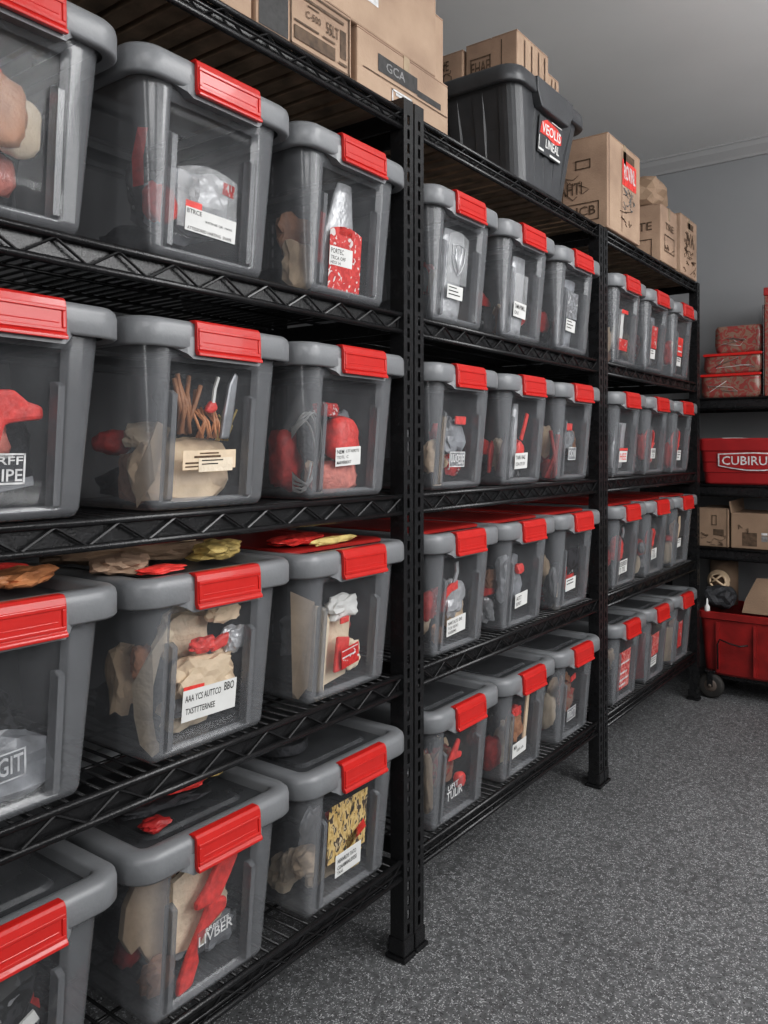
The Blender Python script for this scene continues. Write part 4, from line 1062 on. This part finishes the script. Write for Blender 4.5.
def carton_y(label, x0, x1, yf, depth, z0, z1, m, prints, group, **k):
    r = carton(label, depth/2, depth, -(x1-x0)/2, (x1-x0)/2, 0, z1-z0, m, prints, 0, group=group, **k)
    r.location = ((x0+x1)/2, yf + depth/2, z0); r.rotation_euler = (0, 0, R(-90)); return r
gb = 'boxes on the lowest back rack shelf'
carton_y('worn kraft box, left one on the lowest back rack shelf', -.034, .098, BY+.008, .24, .647, .822, 'kraftdk',
         [('f', 'rect', .45, .56, .62, .82), ('f', 'scrib', .1, .05, .9, .35, 26), ('f', 'bar', .94, .0, .97, 1), ('f', 'patch', .5, .3, .85, .46, 'inkbrown')], gb, tape=False)
carton_y('wide open kraft box with torn flaps, right one on the lowest back rack shelf', .106, .41, BY+.012, .25, .647, .808, 'kraftdk',
         [('f', 'scrib', .1, .15, .25, .8, 10), ('f', 'patch', .16, .08, .36, .45, 'inkbrown'), ('f', 'patch', .42, .22, .5, .38, 'inkgrey'), ('f', 'patch', .42, .4, .5, .46, 'inkwhite')], gb, tape=False, openf=True, flaps=False)

# red cart on the floor under the back rack
root = thing('wheeled_cart', 'red plastic wheeled cart on the floor under the back rack', 'cart', (.272, 3.732, FZ))
cl = []
HX, D = .295, .36
for z, ex in ((.105, -.028), (.115, -.018), (.20, -.012), (.355, 0), (.36, .01), (.387, .012), (.391, .004), (.387, -.004), (.12, -.03)):
    cl.append([(x, y + D/2, z) for x, y in rrect(HX + ex - .012, D/2 + ex - .012, .03, 5)])
MB().loft(cl, 0, False, True, True).build('tub', 'cart', root)
for x in (-.205, -.05, .10):
    MB().prism([(x-.006, .125), (x+.006, .125), (x+.006, .345), (x-.006, .345)], lambda u, v, t: (u, t - .002*(v-.1)/.2, v), .004, .03).build('rib', 'cart', root)
MB().box((-HX+.03, .05, .085), (HX-.03, D-.03, .107)).build('chassis', 'black', root, bevel=.004)
hd = MB(); hd.tube([(-.20, -.004, .14), (-.20, -.012, .25), (-.19, -.014, .275), (-.15, -.014, .262), (-.11, -.014, .255), (-.075, -.006, .262)], .0035, 6); hd.build('pull_cord', 'black', root)
for wx, wy in ((-.235, .022), (.235, .022), (-.215, D-.06), (.235, D-.06)):
    w = MB(); n = 24; pf = [(.022, -.014), (.044, -.016), (.052, -.012), (.056, -.004), (.056, .004), (.052, .012), (.044, .016), (.022, .014)]
    w.loft([[(wx + r_*math.cos(2*math.pi*i/n), wy + y_, .0565 + r_*math.sin(2*math.pi*i/n)) for i in range(n)] for r_, y_ in pf + [pf[0]]], 0, True)
    wo = w.build('wheel', 'rubber', root)
    h = MB(); h.tube([(wx, wy-.017, .06), (wx, wy-.013, .06), (wx, wy+.013, .06), (wx, wy+.017, .06)], [.016, .034, .034, .016], 16); h.tube([(wx, wy-.028, .06), (wx, wy+.028, .06)], .008, 8); h.build('hub', 'hub', wo)
    f = MB()
    for sy in (-1, 1): f.box((wx-.012, wy+sy*.022-.002, .055), (wx+.012, wy+sy*.022+.002, .125))
    f.box((wx-.022, wy-.026, .120), (wx+.022, wy+.05, .128)); f.build('fork', 'black', root, bevel=.002)
def loose(name, label, cat, m, loc, sx, sy, sz, seed, rough=.3, flat=True):
    mb = crumple_mb(sx, sy, sz, seed, rough, flat); lo = min(v[2] for v in mb.v); mb.xf(Matrix.Translation((0, 0, -lo)))
    o = mb.build(name, m); o.location = loc; return tag(o, label, cat, 'things heaped in the red cart')
loose('black_bag', 'crumpled black bag heaped in the red cart', 'bag', 'dark', (.06, 3.825, .365), .072, .075, .055, 71)
bt = MB(); n = 14
bt.loft([[(r_*math.cos(2*math.pi*i/n), r_*math.sin(2*math.pi*i/n), z_) for i in range(n)] for r_, z_ in ((.010, 0), (.012, .004), (.012, .022), (.005, .032), (.004, .05), (.002, .058))], 0, True, True, True)
o = bt.build('white_nozzle', 'white'); o.location = (.022, 3.745, .3635); tag(o, 'small white nozzle standing at the red cart\'s front edge', 'nozzle', 'things heaped in the red cart')
for i, (x0, x1, y, z, tl, lab) in enumerate(((.155, .42, 3.80, .364, 20, 'flat kraft sheet leaning in the cart, nearest the front edge'), (.165, .45, 3.87, .366, 38, 'kraft sheet leaning behind the first one in the cart'))):
    mb = MB().prism([(x0, 0), (x1, 0), (x1-.03, .17), (x0+.05, .16), (x0+.01, .06)], lambda u, v, t: (u - .28, t, v), 0, .004)
    mb.xf(Matrix.Rotation(R(-tl), 4, 'X')); o = mb.build('kraft_sheet', 'kraftdk'); o.location = (.28, y, z); tag(o, lab, 'cardboard', 'things heaped in the red cart')
cyl = MB(); n = 24
cyl.tube([(0, 0, 0), (0, 0, .20)], .062, n); o = cyl.build('kraft_roll', 'kraftdk'); o.location = (.035, 3.99, .364); tag(o, 'short kraft paper roll standing at the back of the red cart', 'paper roll', 'things heaped in the red cart')
cr = MB(); pts = []
for i in range(5*22):
    a = 2*math.pi*i/22; k = .046 - .003*(i//22); pts.append((k*math.cos(a), -.004*(i/22), k*math.sin(a)))
cr.tube(pts, .0055, 6); cr.tube([(-.03, -.02, .02), (.03, -.024, -.02)], .005, 6); cr.tube([(-.03, -.02, -.01), (.02, -.024, .03)], .005, 6)
o = cr.build('rope_coil', 'tan'); o.location = (.028, 3.92, .478); tag(o, 'coiled tan rope leaning on the paper roll in the cart', 'rope', 'things heaped in the red cart')

# ------------------------------------------------------------------ light
def area(name, loc, target, sx, sy, power, col=(1, 1, 1)):
    l = bpy.data.lights.new(name, 'AREA'); l.shape = 'RECTANGLE'; l.size = sx; l.size_y = sy; l.energy = power; l.color = col
    o = bpy.data.objects.new(name, l); COL.objects.link(o); o.location = loc
    o.rotation_euler = (Vector(target) - Vector(loc)).to_track_quat('-Z', 'Y').to_euler(); return o
area('aisle_ceiling_lamp', (1.5, 1.9, 2.52), (.9, 1.9, 0), .5, 3.0, 54)
area('rear_ceiling_lamp', (2.2, -.4, 2.5), (.1, 1.4, .9), 1.2, 1.0, 28)
area('side_wall_lamp', (2.62, 1.9, 1.5), (0, 1.9, .9), 2.8, 1.6, 60)
area('added_streak_light', (1.7, -1.85, 1.35), (.0, 1.4, 1.1), .2, 2.2, 15)  # added tall light behind the camera, for upright highlights on the tub corners
area('added_ceiling_fill', (2.0, 2.6, 2.05), (1.7, 2.7, 3.0), .8, 1.6, 19)  # unseen fill light, added to brighten the ceiling
w = bpy.data.worlds.new('world'); scn.world = w; w.use_nodes = True
w.node_tree.nodes['Background'].inputs['Color'].default_value = (.5, .5, .5, 1); w.node_tree.nodes['Background'].inputs['Strength'].default_value = .3
scn.view_settings.view_transform = 'Standard'; scn.view_settings.look = 'None'; scn.view_settings.exposure = 0
scn.view_settings.use_curve_mapping = True
cm = scn.view_settings.curve_mapping; cv = cm.curves[3]
for x_, y_ in ((.03, .0225), (.2, .203), (.5, .545)): cv.points.new(x_, y_)
cm.update()
scn.cycles.transparent_max_bounces = 24; scn.cycles.max_bounces = 6
scn.cycles.use_denoising = True

for o_ in scn.objects:
    if o_.parent is None and 'label' in o_ and len(o_['label'].split()) > 16: print('LONG', len(o_['label'].split()), o_['label'])
